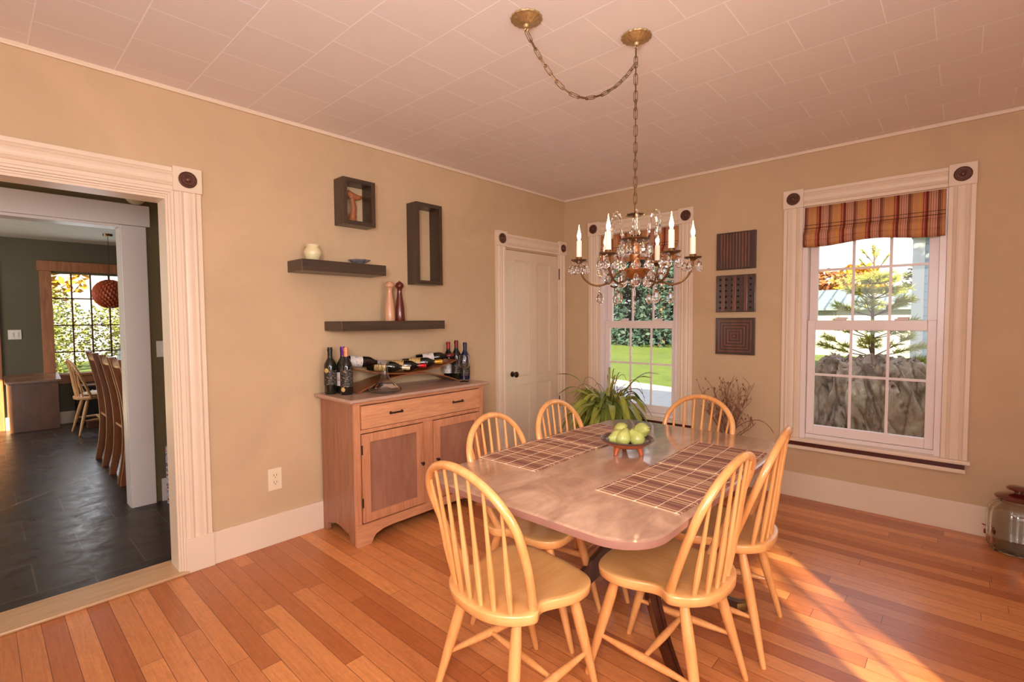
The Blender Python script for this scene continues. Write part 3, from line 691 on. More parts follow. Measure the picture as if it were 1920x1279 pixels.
# rack: two bent wooden bows touching in the middle
m_rack = wood('rack_bentwood', srgb(128, 72, 40), srgb(158, 96, 58), 1, .35, .4, grain=8)
def smile(y): return .982 + .062 * ((y + 2.12) / .42) ** 2
def frown(y): return .970 - .085 * ((y + 2.10) / .415) ** 2
rack = empty('wine_rack', label='bentwood wine rack of two crossing bows holding bottles on the sideboard', cat='wine rack')
for nm, f, a, b, th in (('upper_bow', smile, -2.54, -1.70, .007), ('lower_bow', frown, -2.515, -1.685, .007)):
    mb = MB(); rings = []
    for i in range(41):
        y = lerp(a, b, i / 40); z = f(y); s = (f(y + .001) - f(y - .001)) / .002; nv = Vector((0, -s, 1)).normalized() * th * .5; p = Vector((0, y, z + .0 + (th / 2 if nm == 'lower_bow' else 0)))
        rings.append(mb.ring([Vector((.055, 0, 0)) + p - nv, Vector((.255, 0, 0)) + p - nv, Vector((.255, 0, 0)) + p + nv, Vector((.055, 0, 0)) + p + nv]))
    mb.skin(rings); mb.build(nm, m_rack, rack, True, auto=50)
for ang, yy, xx, zo, args in [(74, -2.535, .115, .062, ('wine bottle lying at the left end of the rack, pale label and silver capsule', m_bglass2, c_silver, lab_white)),
                          (52, -2.340, .100, .050, ('wine bottle lying low in the rack behind the decanter, cream capsule', m_bglass, c_cream, lab_cream)),
                          (52, -2.205, .105, .046, ('wine bottle lying in the middle of the rack with a bright red capsule', m_bglass2, cap(srgb(190, 24, 34)), lab_cream)),
                          (50, -2.055, .100, .052, ('wine bottle lying right of centre in the rack with a gold capsule', m_bglass, c_gold, lab_cream)),
                          (60, -1.925, .085, .062, ('wine bottle lying at the right end of the rack, pale label and dark red capsule', m_bglass2, c_wine, lab_white))]:
    o = bottle(*args, .285, (.05, .13), .036)
    u = Vector((math.cos(R(ang)), math.sin(R(ang)), 0)); y2 = yy + u.y * .2
    z1 = max(smile(yy), smile(yy + u.y * .09)) + .0435; dz = (smile(y2) + .040 - z1) / .2
    d = Vector((u.x, u.y, max(-.1, min(dz, .3)))).normalized()
    q = d.to_track_quat('Z', 'Y'); o.rotation_mode = 'QUATERNION'
    # spin so the paper label looks up and to the room
    best = max((q @ Matrix.Rotation(R(k), 3, 'Z').to_quaternion() for k in range(0, 360, 10)), key=lambda w: (w @ Vector((0, -1, 0))).dot(Vector((.6, -.5, .65))))
    o.rotation_quaternion = best; o.location = (xx - .03, yy, z1)
# decanter and wine glass
dec = MB().lathe([(0, .004), (.055, .001), (.085, .004), (.100, .012), (.103, .022), (.094, .034), (.066, .052), (.040, .075), (.026, .100), (.020, .130), (.019, .160), (.024, .186), (.030, .194), (.0285, .195), (.0225, .186), (.0172, .160), (.018, .130), (.024, .100), (.038, .076), (.064, .054), (.091, .036), (.100, .022), (.097, .014), (.083, .007), (.05, .0045), (0, .0065)], 40, caps=False).build('wine_decanter', m_clear, None, True)
dec.location = (.335, -2.375, SZ); tag(dec, 'clear glass ship decanter with a wide base and narrow neck', 'decanter')
wg = empty('wine_glass', (.325, -1.690, SZ), 0, 'clear stemmed wine glass at the right end of the sideboard', 'wine glass')
MB().lathe([(0, .0), (.034, .0), (.034, .002), (.012, .004), (.0045, .010), (.0038, .05), (.004, .085), (.010, .092), (0, .094)], 28, caps=False).build('stem_and_foot', m_clear, wg, True)
MB().lathe([(0, .093), (.014, .094), (.030, .104), (.041, .122), (.044, .142), (.041, .170), (.034, .198), (.0328, .198), (.0398, .170), (.0428, .142), (.0398, .123), (.029, .106), (.013, .0965), (0, .0955)], 28, caps=False).build('glass_bowl', m_clear, wg, True)

# ================================================================ left wall shelves and boxes
m_wenge = wood('shelf_dark_wenge', srgb(58, 44, 36), srgb(80, 62, 50), 1, .4, .2, grain=14)
m_wengev = wood('frame_dark_wenge', srgb(60, 44, 34), srgb(82, 62, 48), 2, .4, .2, grain=14)
for lab, a, b, z0, z1, dp in (('dark floating shelf, upper one, holding a cream jar and a crystal dish', -2.828, -2.262, 1.640, 1.708, .200), ('dark floating shelf, lower one, holding two pepper mills', -2.602, -1.785, 1.279, 1.340, .225)):
    tag(MB().box(.001, dp, a, b, z0, z1, .002).build('floating_shelf', m_wenge), lab, 'shelf', 'dark floating shelves on the left wall')
def box_frame(lab, y0, y1, z0, z1, d=.12, t=.028):
    f = empty('box_frame', (0, 0, 0), 0, lab, 'box frame', 'dark open box frames on the left wall')
    MB().box(.001, d, y0, y0 + t, z0, z1, .0015).build('side_board', m_wengev, f); MB().box(.001, d, y1 - t, y1, z0, z1, .0015).build('side_board', m_wengev, f)
    MB().box(.001, d, y0 + t, y1 - t, z0, z0 + t, .0015).build('bottom_board', m_wenge, f); MB().box(.001, d, y0 + t, y1 - t, z1 - t, z1, .0015).build('top_board', m_wenge, f)
box_frame('small dark square box frame with a wooden carving inside', -2.516, -2.284, 1.964, 2.262)
box_frame('tall narrow dark box frame, empty, right of the small one', -1.950, -1.712, 1.607, 2.200)
m_carv = wood('carving_reddish_wood', srgb(150, 84, 48), srgb(182, 112, 70), 2, .4, .3, grain=6)
cv = MB()
cv.tube(curve_pts([(.05, -2.43, 1.993), (.05, -2.425, 2.03), (.052, -2.418, 2.08), (.05, -2.425, 2.14), (.05, -2.43, 2.165)], 5), [.030] * 3 + [.024] * 4 + [.018] * 6 + [.016] * 4 + [.022] * 4, 12, flat=.7)
cv.tube(curve_pts([(.05, -2.487, 2.186), (.05, -2.465, 2.182), (.05, -2.43, 2.168), (.052, -2.39, 2.160), (.052, -2.355, 2.168)], 6), [.006] + [.011] * 6 + [.016] * 10 + [.013] * 4 + [.008] * 3 + [.003], 12, flat=1.3)
cv.xf(Matrix.Translation((0, .014, 0))); tag(cv.build('wood_carving', m_carv, None, True), 'reddish wooden T-shaped carving standing in the small box frame', 'carving')
m_urn = pm('jar_cream_stoneware', srgb(232, 214, 168), .35, coat=.4, var=.1, nscale=15)
ur = MB().lathe([(0, 0), (.030, 0), (.036, .006), (.046, .028), (.052, .048), (.050, .064), (.040, .078), (.036, .084), (.040, .092), (.041, .100), (.037, .102), (.033, .096), (.030, .086), (0, .082)], 32, (0, 0, 0), caps=False).build('cream_jar', m_urn, None, True)
ur.location = (.10, -2.715, 1.708); tag(ur, 'small cream stoneware jar on the upper shelf', 'jar')
m_dish = pm('dish_frosted_crystal', srgb(200, 196, 206), .12, var=.1, trans=.75, ior=1.5)
ds = MB().lathe([(0, .004), (.020, .0), (.024, .004), (.030, .012), (.050, .020), (.068, .030), (.066, .034), (.048, .025), (.028, .018), (0, .012)], 48, (0, 0, 0), caps=False, lobes=8, lobe=.10).sphere((0, 0, .022), .012, 10, (1, 1, 1.2)).build('crystal_dish', m_dish, None, True)
ds.location = (.10, -2.400, 1.708); tag(ds, 'scalloped crystal dish on the upper shelf', 'dish')
m_mill1 = pm('mill_light_wood', srgb(214, 158, 120), .35, coat=.4, var=.12, nscale=9, stretch=(1, 1, .2))
m_mill2 = pm('mill_dark_mahogany', srgb(98, 36, 24), .25, coat=.5, var=.2, nscale=9, stretch=(1, 1, .2))
for m_, y, lab in ((m_mill1, -2.190, 'pale wood pepper mill on the lower shelf'), (m_mill2, -2.108, 'dark mahogany pepper mill on the lower shelf beside the pale one')):
    o = empty('pepper_mill', (.125, y, 1.340), 0, lab, 'pepper mill', 'pepper mills on the lower shelf')
    MB().lathe([(0, 0), (.034, 0), (.036, .006), (.034, .05), (.033, .085), (.028, .125), (.0205, .17), (.0165, .205), (.019, .222), (.024, .229), (0, .230)], 32, caps=False).build('body', m_, o, True)
    MB().lathe([(.0, .230), (.024, .230), (.030, .237), (.031, .246), (.0235, .262), (.012, .272), (.006, .274), (.005, .278), (0, .279)], 32, caps=False).build('head', m_, o, True)

# outlet on the left wall
m_ivory = pm('outlet_ivory_plastic', srgb(236, 214, 184), .35, var=0); m_slot = pm('outlet_slot_dark', srgb(60, 48, 40), .6, var=0)
ot = empty('wall_outlet', (0, -2.938, .392), 0, 'ivory double wall outlet above the baseboard by the doorway', 'outlet')
MB().box(.0005, .006, -.040, .040, -.066, .066, .0025).build('cover_plate', m_ivory, ot)
for z in (.021, -.021):
    r = MB().box(.006, .0085, -.017, .017, z - .0165, z + .0165, .005).build('receptacle', m_ivory, ot)
    MB().box(.0085, .0090, -.009, -.006, z - .002, z + .009).box(.0085, .0090, .006, .009, z - .002, z + .009).box(.0085, .0090, -.0025, .0025, z - .011, z - .006).build('slots', m_slot, r)

# ================================================================ three carved panels on the back wall
m_panel = wood('panel_dark_frame', srgb(58, 36, 26), srgb(78, 48, 34), 2, .4, .3, grain=10)
m_panel2 = wood('panel_reddish_slats', srgb(92, 52, 34), srgb(132, 76, 50), 2, .4, .3, grain=10)
m_hole = pm('panel_hole_black', srgb(22, 14, 12), .8, var=0)
def wall_panel(z0, kind, lab):
    t = empty('wall_panel', (0, 0, 0), 0, lab, 'wall panel', 'carved dark wood panels between the windows')
    a, b, s = 1.548, 1.848, .296
    MB().box(a, b, -.020, -.001, z0, z0 + s, .002).build('backing_board', m_panel, t)
    mb = MB()
    if kind == 0:
        for k in range(10): u = a + .034 + k * .0232; mb.box(u, u + .014, -.027, -.020, z0 + .012, z0 + s - .012, .002)
        mb.build('vertical_slats', m_panel2, t)
    elif kind == 1:
        for k in range(3): u = a + .044 + k * .086; mb.box(u, u + .026, -.0235, -.020, z0 + .008, z0 + s - .008, .001)
        mb.build('vertical_slats', m_panel2, t); mb = MB()
        for i in range(6):
            for j in range(6): mb.lathe([(0, .0), (.009, 0), (.009, .0009), (0, .0009)], 12, (a + .034 + i * .0463, -.020 if i not in () else 0, z0 + .034 + j * .0455), (0, -1, 0), caps=False)
        mb.build('drilled_holes', m_hole, t)
    else:
        for k in range(5):
            q = .022 + k * .024; h = .004 + .0015 * k
            for c in ((a + q, a + q + .011, z0 + q, z0 + s - q), (b - q - .011, b - q, z0 + q, z0 + s - q), (a + q + .011, b - q - .011, z0 + q, z0 + q + .011), (a + q + .011, b - q - .011, z0 + s - q - .011, z0 + s - q)): mb.box(c[0], c[1], -.020 - h, -.020, c[2], c[3], .001)
        mb.box(a + .14, b - .14, -.030, -.020, z0 + .14, z0 + s - .14)
        mb.build('nested_squares', m_panel2, t)
wall_panel(1.731, 0, 'topmost carved wood panel with vertical slats'); wall_panel(1.391, 1, 'middle carved wood panel with a grid of drilled holes'); wall_panel(1.049, 2, 'lowest carved wood panel with nested squares')

# ================================================================ roman shades
def mat_stripe():
    q = NT('shade_striped_fabric'); tc = q.n('ShaderNodeTexCoord'); sx = q.n('ShaderNodeSeparateXYZ'); q.l(tc.outputs['Object'], sx.inputs[0])
    m_ = q.n('ShaderNodeMath', operation='MULTIPLY'); m_.inputs[1].default_value = 1 / .147; fr = q.n('ShaderNodeMath', operation='FRACT'); q.l(sx.outputs['X'], m_.inputs[0]); q.l(m_.outputs[0], fr.inputs[0])
    tan, gold, red, dk, br, pk = srgb(222, 158, 108), srgb(230, 166, 84), srgb(184, 78, 60), srgb(120, 44, 38), srgb(156, 92, 62), srgb(230, 172, 144)
    st = [(0, tan), (.16, gold), (.24, tan), (.30, red), (.345, tan), (.37, red), (.42, dk), (.47, br), (.50, tan), (.56, dk), (.575, pk), (.64, red), (.655, pk), (.72, br), (.74, pk), (.79, dk), (.81, br), (.90, tan), (.92, br), (.945, tan)]
    c = q.ramp(fr.outputs[0], st, 'CONSTANT'); c = q.mix('MULTIPLY', .25, c, q.ramp(q.noise(q.coords(), 180, 2), [(.3, (.7, .7, .7, 1)), (.7, (1, 1, 1, 1))]))
    q.l(c, q.b.inputs['Base Color']); q.b.inputs['Roughness'].default_value = .85
    tl = q.n('ShaderNodeBsdfTranslucent'); q.l(c, tl.inputs[0]); mx = q.n('ShaderNodeMixShader'); mx.inputs[0].default_value = .28
    q.l(q.b.outputs[0], mx.inputs[1]); q.l(tl.outputs[0], mx.inputs[2]); q.l(mx.outputs[0], q.out.inputs['Surface']); return q.m
m_stripe = mat_stripe()
def roman_shade(u0, u1, lab):
    t = empty('roman_shade', (0, 0, 0), 0, lab, 'shade', 'striped roman shades in the back windows')
    prof = [(.020, 2.142), (.020, 2.06), (.016, 1.995), (.004, 1.985), (.006, 1.978), (-.002, 1.97), (-.020, 1.955), (-.028, 1.935), (-.022, 1.915), (-.030, 1.905), (-.026, 1.885), (-.010, 1.868), (.006, 1.866), (.010, 1.90)]
    mb = MB(); rings = []; n = 60
    for i in range(n + 1):
        f = i / n; u = lerp(u0 + .004, u1 - .004, f); sag = .018 * math.sin(PI * f) - .016 * (f - .5)
        w = .003 * math.sin(f * 40) + .002 * math.sin(f * 91)
        ring = []
        for k, (y, z) in enumerate(prof): g = k / (len(prof) - 1); ring.append(Vector((u, y - .026 + w * g, z - (.012 * (1 - math.sin(PI * f)) + .010 * math.sin(f * 9)) * g)))
        rings.append(mb.ring(ring))
    mb.skin(rings, closed=False, caps=False); o = mb.build('fabric', m_stripe, t, True, noN=True)
    sm = o.modifiers.new('thick', 'SOLIDIFY'); sm.thickness = .0015
    for z, y in ((1.985, -.001), (2.012, .0165)): MB().tube([(u0 + .005, y - .028, z), (u1 - .005, y - .028, z)], .0018, 6).build('fold_seam', pm('shade_seam_dark', srgb(80, 36, 26), .8, var=0), t)
    MB().box(u0 + .004, u1 - .004, -.005, -.001, 2.10, 2.144).build('head_rail', m_vinyl, t)
roman_shade(2.169, 2.953, 'striped red and tan roman shade, half folded, in the window right of the wall panels')
roman_shade(.439, 1.223, 'striped red and tan roman shade in the window behind the chandelier')

# ================================================================ chandelier
m_ant = pm('chandelier_antique_brass', srgb(120, 88, 58), .38, .85, var=.25, nscale=60)
m_canopy = pm('canopy_antique_gold', srgb(196, 166, 118), .38, .75, var=.3, nscale=70)
m_gilt = pm('chandelier_bowl_gilt', srgb(176, 108, 54), .35, .7, var=.2, nscale=50)
m_candle = pm('candle_sleeve_white', srgb(232, 218, 198), .5, var=0)
m_bulb = pm('flame_bulb_lit', (1, .8, .5), .2, var=0, emit=(1.0, .62, .25), estr=16.)
CXY = Vector((1.981, -2.175, 0))
def chandelier():
    t = empty('chandelier', (CXY.x, CXY.y, 0), 0, 'antique brass swag chandelier with six lit candle bulbs and crystal drops over the table', 'chandelier')
    def canopy(x, y):
        MB().lathe([(0, -.040), (.010, -.040), (.013, -.030), (.022, -.028), (.030, -.024), (.044, -.016), (.052, -.013), (.056, -.009), (.062, -.008), (.0635, -.003), (.060, 0), (0, 0)], 64, (x, y, H - .0005), caps=False, lobes=16, lobe=.03).tube(curve_pts([(x, y, H - .036), (x + .008, y, H - .046), (x, y, H - .056), (x - .008, y, H - .046), (x, y, H - .037)], 5), .002, 6).build('ceiling_canopy', m_canopy, t, True, auto=60)
    c1 = Vector((-.259, -.416, 0)); canopy(c1.x, c1.y); canopy(0, .003)
    def chain(P, name, ln=.046):
        P = [Vector(p) for p in P]; D = [0]
        for a, b in zip(P, P[1:]): D.append(D[-1] + (b - a).length)
        tot = D[-1]; n = max(2, round(tot / (ln * .80))); mb = MB()
        def at(s):
            s = min(max(s, 0), tot)
            for i in range(len(P) - 1):
                if s <= D[i + 1]: return P[i].lerp(P[i + 1], (s - D[i]) / max(1e-9, D[i + 1] - D[i]))
            return P[-1]
        rn = random.Random(5)
        for k in range(n):
            c = at((k + .5) / n * tot); d = (at((k + .9) / n * tot) - at((k + .1) / n * tot)).normalized(); u, w = frame_for(d)
            a = (PI / 4 if k % 2 else -PI / 4) + rn.uniform(-.25, .25); s = u * math.cos(a) + w * math.sin(a)
            hl = ln / 2 - .006; pts = []
            for q in range(6): th = -PI / 2 + PI * q / 5; pts.append(c + d * (hl + .0075 * math.cos(th)) + s * (.0075 * math.sin(th)))
            for q in range(6): th = PI / 2 + PI * q / 5; pts.append(c + d * (-hl + .0075 * math.cos(th)) + s * (.0075 * math.sin(th)))
            pts.append(pts[0]); mb.tube(pts, .0015, 6)
        # the thin cord woven along the chain
        mb.tube(P, .0014, 6); mb.build(name, m_ant, t, True)
    sw = []
    for i in range(25):
        f = i / 24; x = c1.x * (1 - f); y = c1.y * (1 - f); z = lerp(2.497, 2.438, f) - .80 * f * (1 - f) * (1.0 + .05 * math.sin(6 * f)); sw.append((x, y, z))
    chain(sw, 'swag_chain'); chain([(0, 0, 2.497), (0, 0, 1.812)], 'hanging_chain')
    # centre
    MB().lathe([(0, 1.812), (.004, 1.812), (.006, 1.803), (.018, 1.800), (.036, 1.799), (.041, 1.796), (.034, 1.792), (.012, 1.790), (.008, 1.784), (0, 1.784)], 36, caps=False, lobes=9, lobe=.06).build('top_disc', m_ant, t, True)
    MB().lathe([(0, 1.788), (.010, 1.786), (.017, 1.775), (.012, 1.755), (.015, 1.738), (.024, 1.722), (.018, 1.706), (.010, 1.698), (0, 1.698)], 24, caps=False).build('glass_column', m_crystal, t, True)
    MB().lathe([(0, 1.700), (.02, 1.700), (.046, 1.696), (.063, 1.694), (.066, 1.689), (.058, 1.686), (.02, 1.684), (0, 1.684)], 40, caps=False, lobes=10, lobe=.05).build('middle_disc', m_ant, t, True)
    MB().lathe([(0, 1.686), (.012, 1.684), (.022, 1.670), (.028, 1.640), (.020, 1.605), (.014, 1.585), (.026, 1.565), (0, 1.560)], 28, caps=False).build('centre_stem', m_gilt, t, True)
    MB().lathe([(0, 1.562), (.060, 1.562), (.068, 1.558), (.066, 1.553), (.058, 1.546), (.046, 1.534), (.030, 1.524), (.014, 1.518), (.010, 1.508), (.006, 1.500), (0, 1.498)], 40, caps=False).build('lower_bowl', m_gilt, t, True)
    def drop(mb, p, h, w, bead=True, d=(0, 0, 0)):
        p = Vector(p)
        if bead:
            mb.lathe([(0, -.0095), (.0035, -.008), (.0052, -.0045), (.0035, -.001), (0, 0)], 8, p, caps=False); p = p - Vector((0, 0, .0115))
        mb.lathe([(0, 0), (w * .18, -h * .06), (w * .34, -h * .25), (w * .50, -h * .55), (w * .46, -h * .76), (w * .26, -h * .93), (0, -h)], 8, p, caps=False)
    def hang(parent, p, h, w, name='crystal_drop', beads=1):
        mb = MB(); p = Vector(p)
        for k in range(beads - 1): mb.sphere(p - Vector((0, 0, .006)), .0055, 8); p = p - Vector((0, 0, .013))
        drop(mb, p, h, w); return mb.build(name, m_crystal, parent, False)
    for k in range(6):
        a = R(-26.8 + 60 * k); d = Vector((math.cos(a), math.sin(a), 0)); q = lambda r, z: d * r + Vector((0, 0, z))
        P = curve_pts([q(.050, 1.556), q(.075, 1.545), q(.105, 1.512), (q(.145, 1.494)), q(.188, 1.500), q(.222, 1.530), q(.240, 1.575), q(.241, 1.598)], 6)
        arm = MB().tube(P, .0045, 8).build('arm', m_ant, t, True)
        MB().lathe([(0, 1.592), (.010, 1.592), (.014, 1.598), (.030, 1.602), (.037, 1.606), (.036, 1.609), (.016, 1.606), (.014, 1.620), (0, 1.620)], 30, q(.241, 0), caps=False, lobes=6, lobe=.06).build('drip_pan', m_ant, arm, True)
        MB().lathe([(0, 1.608), (.0122, 1.608), (.0116, 1.690), (.0100, 1.692), (0, 1.692)], 18, q(.241, 0), caps=False).build('candle_sleeve', m_candle, arm, True)
        MB().lathe([(0, 1.690), (.005, 1.691), (.0055, 1.698), (.0085, 1.708), (.0090, 1.716), (.0062, 1.728), (.0034, 1.740), (.0017, 1.752), (.0005, 1.762), (0, 1.763)], 14, q(.241, 0), caps=False).build('flame_bulb', m_bulb, arm, True)
        l = lamp('candle_light', 'POINT', CXY + q(.241, 1.716), .9, (1., .62, .3), radius=.012)
        for j in range(5):
            b = 2 * PI * j / 5 + a + .3; hang(t, q(.241, 1.600) + Vector((math.cos(b) * .034, math.sin(b) * .034, 0)), .044, .028)
        hang(t, q(.150, 1.489), .054, .032, beads=2)
        s = a + R(30); e = Vector((math.cos(s), math.sin(s), 0)); w = lambda r, z: e * r + Vector((0, 0, z))
        # upper crystal scroll arm with a spear drop
        MB().tube(curve_pts([w(.050, 1.692), w(.066, 1.715), w(.070, 1.755), w(.078, 1.790), (w(.095, 1.803)), w(.108, 1.795), w(.112, 1.780)], 5), [.0035] * 31, 8).build('crystal_scroll', m_crystal, t, True)
        mb = MB(); drop(mb, w(.112, 1.778), .066, .018); mb.build('spear_drop', m_crystal, t)
        hang(t, w(.064, 1.684), .060, .042); hang(t, q(.062, 1.684), .056, .038)
        hang(t, w(.066, 1.618), .052, .040); hang(t, w(.060, 1.552), .060, .038)
        hang(t, q(.110, 1.560), .058, .040)
    mb = MB(); z = 1.496
    for h, r in ((.012, .006), (.055, .0045), (.03, .004), (.012, .006), (.02, .0035)):
        mb.lathe([(0, 0), (r, -h * .3), (r, -h * .7), (0, -h)], 8, (0, 0, z), caps=False); z -= h
    mb.build('centre_pendant', m_crystal, t)
chandelier()

# ================================================================ strap leaved plant on a stand, back left
m_leaf = pm('leaf_strap_green', srgb(166, 172, 74), .38, coat=.15, var=.35, nscale=9)
m_leafdk = pm('leaf_dark_underside', srgb(116, 130, 54), .5, var=.3, nscale=9)
m_dry = pm('leaf_dry_tip_brown', srgb(136, 96, 60), .7, var=.3, nscale=20)
m_potd = pm('pot_dark_ceramic', srgb(64, 50, 44), .35, coat=.3, var=.2)
m_standw = wood('stand_dark_wood', srgb(62, 38, 26), srgb(88, 56, 38), 2, .4, .2)
PX, PY, PZ = .80, -.44, .52
st = empty('plant_stand', (PX, PY, 0), 0, 'dark wooden plant stand in the corner behind the table', 'plant stand')
MB().lathe([(0, .345), (.145, .345), (.15, .352), (.15, .366), (.145, .37), (0, .37)], 32, caps=False).build('stand_top', m_standw, st, True)
for a in (45, 135, 225, 315): MB().tube([(.10 * math.cos(R(a)), .10 * math.sin(R(a)), .348), (.13 * math.cos(R(a)), .13 * math.sin(R(a)), 0)], [.014, .010], 10).build('leg', m_standw, st, True)
plant = empty('potted_plant', (PX, PY, .37), 0, 'bushy green plant with long arching strap leaves in front of the window', 'plant')
MB().lathe([(0, 0), (.075, 0), (.085, .01), (.115, .14), (.122, .145), (.122, .160), (.112, .160), (.105, .145), (0, .14)], 32, caps=False).build('pot', m_potd, plant, True)
MB().lathe([(0, .148), (.104, .146), (.104, .140), (0, .139)], 24, caps=False).build('soil', pm('potting_soil', srgb(52, 38, 28), .95, var=.4, nscale=60), plant)
def strap_leaf(mb, base, az, reach, rise, droop, w, twist=0.):
    n = 12; d = Vector((math.cos(az), math.sin(az), 0)); s0 = Vector((-d.y, d.x, 0)); L = []
    for i in range(n + 1):
        f = i / n; p = base + d * (reach * (f ** .9)) + Vector((0, 0, rise * math.sin(min(1, f * 1.25) * PI / 2) - droop * f ** 2.3)); L.append(p)
    A, B_, C_ = [], [], []
    for i, p in enumerate(L):
        f = i / n; tg = (L[min(i + 1, n)] - L[max(0, i - 1)]).normalized(); s = Matrix.Rotation(twist * f, 3, tg) @ s0; nn = tg.cross(s)
        ww = w * (.30 + .70 * math.sin(min(1, f * 1.7) * PI / 2)) * (1 - max(0, (f - .72) / .28) ** 1.8 * .93)
        A.append(mb.bm.verts.new(p - s * ww)); B_.append(mb.bm.verts.new(p - nn * ww * .28)); C_.append(mb.bm.verts.new(p + s * ww))
    for i in range(n):
        mb.bm.faces.new((A[i], A[i + 1], B_[i + 1], B_[i])); mb.bm.faces.new((B_[i], B_[i + 1], C_[i + 1], C_[i]))
rn = random.Random(21); mb = MB(); mbd = MB()
for i in range(165):
    az = rn.uniform(0, 2 * PI); toroom = math.sin(az) < .35
    reach = rn.uniform(.16, .44) * (1 if toroom else .75); rise = rn.uniform(.06, .30); droop = rn.uniform(.10, .50) * (1.1 if toroom else .9)
    strap_leaf(mb if i % 3 else mbd, Vector((rn.uniform(-.05, .05), rn.uniform(-.05, .05), .14)), az, reach, rise, droop, rn.uniform(.015, .028), rn.uniform(-.9, .9))
for az, reach, rise, droop, w in ((R(8), .44, .40, .02, .024), (R(2), .40, .37, .02, .016), (R(-12), .47, .27, .22, .024), (R(-22), .46, .22, .30, .026), (R(196), .50, .36, .03, .022), (R(188), .52, .30, .18, .014), (R(80), .10, .34, .0, .009), (R(60), .06, .40, 0, .010), (R(120), .15, .40, 0, .010), (R(0), .13, .38, 0, .010), (R(205), .38, .24, .08, .022), (R(214), .42, .15, .12, .024), (R(-5), .30, .34, .20, .012)):
    strap_leaf(mb, Vector((0, 0, .14)), az, reach, rise, droop, w, rn.uniform(-.5, .5))
mb.build('leaves', m_leaf, plant, True, auto=80, noN=True); mbd.build('darker_leaves', m_leafdk, plant, True, auto=80, noN=True, label='darker green leaves')
mb = MB()
for i in range(22):
    az = rn.uniform(0, 2 * PI); r = rn.uniform(.15, .40); h = rn.uniform(.14, .36); d = Vector((math.cos(az), math.sin(az) * (1 if math.sin(az) < 0 else .5), 0))
    mb.tube(curve_pts([Vector((0, 0, .15)), d * r * .4 + Vector((0, 0, .15 + h * .8)), d * r * .8 + Vector((0, 0, .15 + h)), d * r + Vector((0, 0, .15 + h * rn.uniform(.4, .9)))], 4), [.0022] * 10 + [.0016] * 3, 5)
mb.build('dry_stems', m_dry, plant, True, label='thin brown dry stems')

# ================================================================ dried branches in a floor vase
vase = tag(MB().lathe([(0, 0), (.075, 0), (.085, .01), (.105, .10), (.10, .20), (.070, .30), (.055, .36), (.062, .40), (.056, .40), (.048, .36), (0, .34)], 32, caps=False).build('floor_vase', pm('vase_brown_ceramic', srgb(120, 92, 70), .4, coat=.2, var=.2), None, True), 'brown ceramic floor vase holding dried branches below the wall panels', 'vase')
vase.location = (1.735, -.24, 0)
br_ = empty('dried_branches', (1.735, -.24, .345), 0, 'bundle of dry brown branches and seed heads below the wall panels', 'dried branches')
m_twig = pm('twig_brown', srgb(140, 94, 72), .75, var=.3, nscale=20); m_head = pm('seed_head_pale', srgb(176, 140, 112), .8, var=.3, nscale=40)
rn = random.Random(12)
for k in range(56):
    az = rn.uniform(0, 2 * PI); sp = rn.uniform(.02, .27); h = rn.uniform(.26, .58) - sp * .35; d = Vector((math.cos(az), math.sin(az) * (.55 if math.sin(az) > 0 else .9), 0))
    mb = MB(); p = [Vector((rn.uniform(-.02, .02), rn.uniform(-.02, .02), 0)), d * sp * .3 + Vector((0, 0, h * .4)), d * sp * .7 + Vector((rn.uniform(-.02, .02), 0, h * .75)), d * sp + Vector((rn.uniform(-.03, .03), 0, h))]
    C_ = curve_pts(p, 5); mb.tube(C_, [lerp(.0036, .0015, i / (len(C_) - 1)) for i in range(len(C_))], 5)
    for j in range(rn.randint(2, 5)):
        i = rn.randint(6, len(C_) - 2); o = C_[i]; e = o + Vector((rn.uniform(-.06, .06), rn.uniform(-.04, .03), rn.uniform(.02, .09))); mb.tube([o, o.lerp(e, .5) + Vector((0, 0, .008)), e], .0014, 4)
        if rn.random() < .6: mb.sphere(e, rn.uniform(.003, .006), 6, (1, 1, 1.8))
    tipm = m_twig if k % 4 else m_head
    if k % 4 == 0: mb.sphere(C_[-1], .008, 7, (1, 1, 2.0))
    mb.build('branch', tipm, br_)
mb = MB(); mb.tube(curve_pts([(0, 0, .0), (.06, -.02, .16), (.16, -.04, .235), (.24, -.05, .25), (.30, -.05, .215), (.33, -.05, .17)], 6), [.0030] * 20 + [.0022] * 11, 5); mb.build('branch', m_twig, br_)

# ================================================================ glass drink dispenser
m_rglass = pm('dispenser_ribbed_glass', (.93, .95, .92), .04, var=0, trans=1., ior=1.45)
m_lidw = pm('lid_dark_cherry', srgb(98, 34, 26), .18, coat=.8, var=.15)
m_copper = pm('spigot_copper', srgb(170, 98, 66), .25, .9, var=.1)
dj = empty('drink_dispenser', (3.305, -.160, 0), R(-40), 'ribbed glass drink dispenser with dark cherry lid standing on the floor by the baseboard', 'drink dispenser')
MB().lathe([(0, .006), (.09, .0), (.112, .006), (.124, .03), (.128, .10), (.128, .20), (.120, .245), (.098, .275), (.082, .288), (.082, .300), (.078, .300), (.076, .288), (.092, .272), (.114, .243), (.122, .20), (.122, .10), (.118, .034), (.105, .014), (0, .014)], 80, caps=False, lobes=10, lobe=.028).build('glass_jar', m_rglass, dj, True)
MB().lathe([(0, .300), (.085, .300), (.100, .306), (.102, .313), (.090, .322), (.05, .332), (.022, .338), (.018, .346), (.03, .352), (.052, .360), (.054, .368), (.040, .376), (0, .379)], 40, caps=False).build('lid', m_lidw, dj, True)
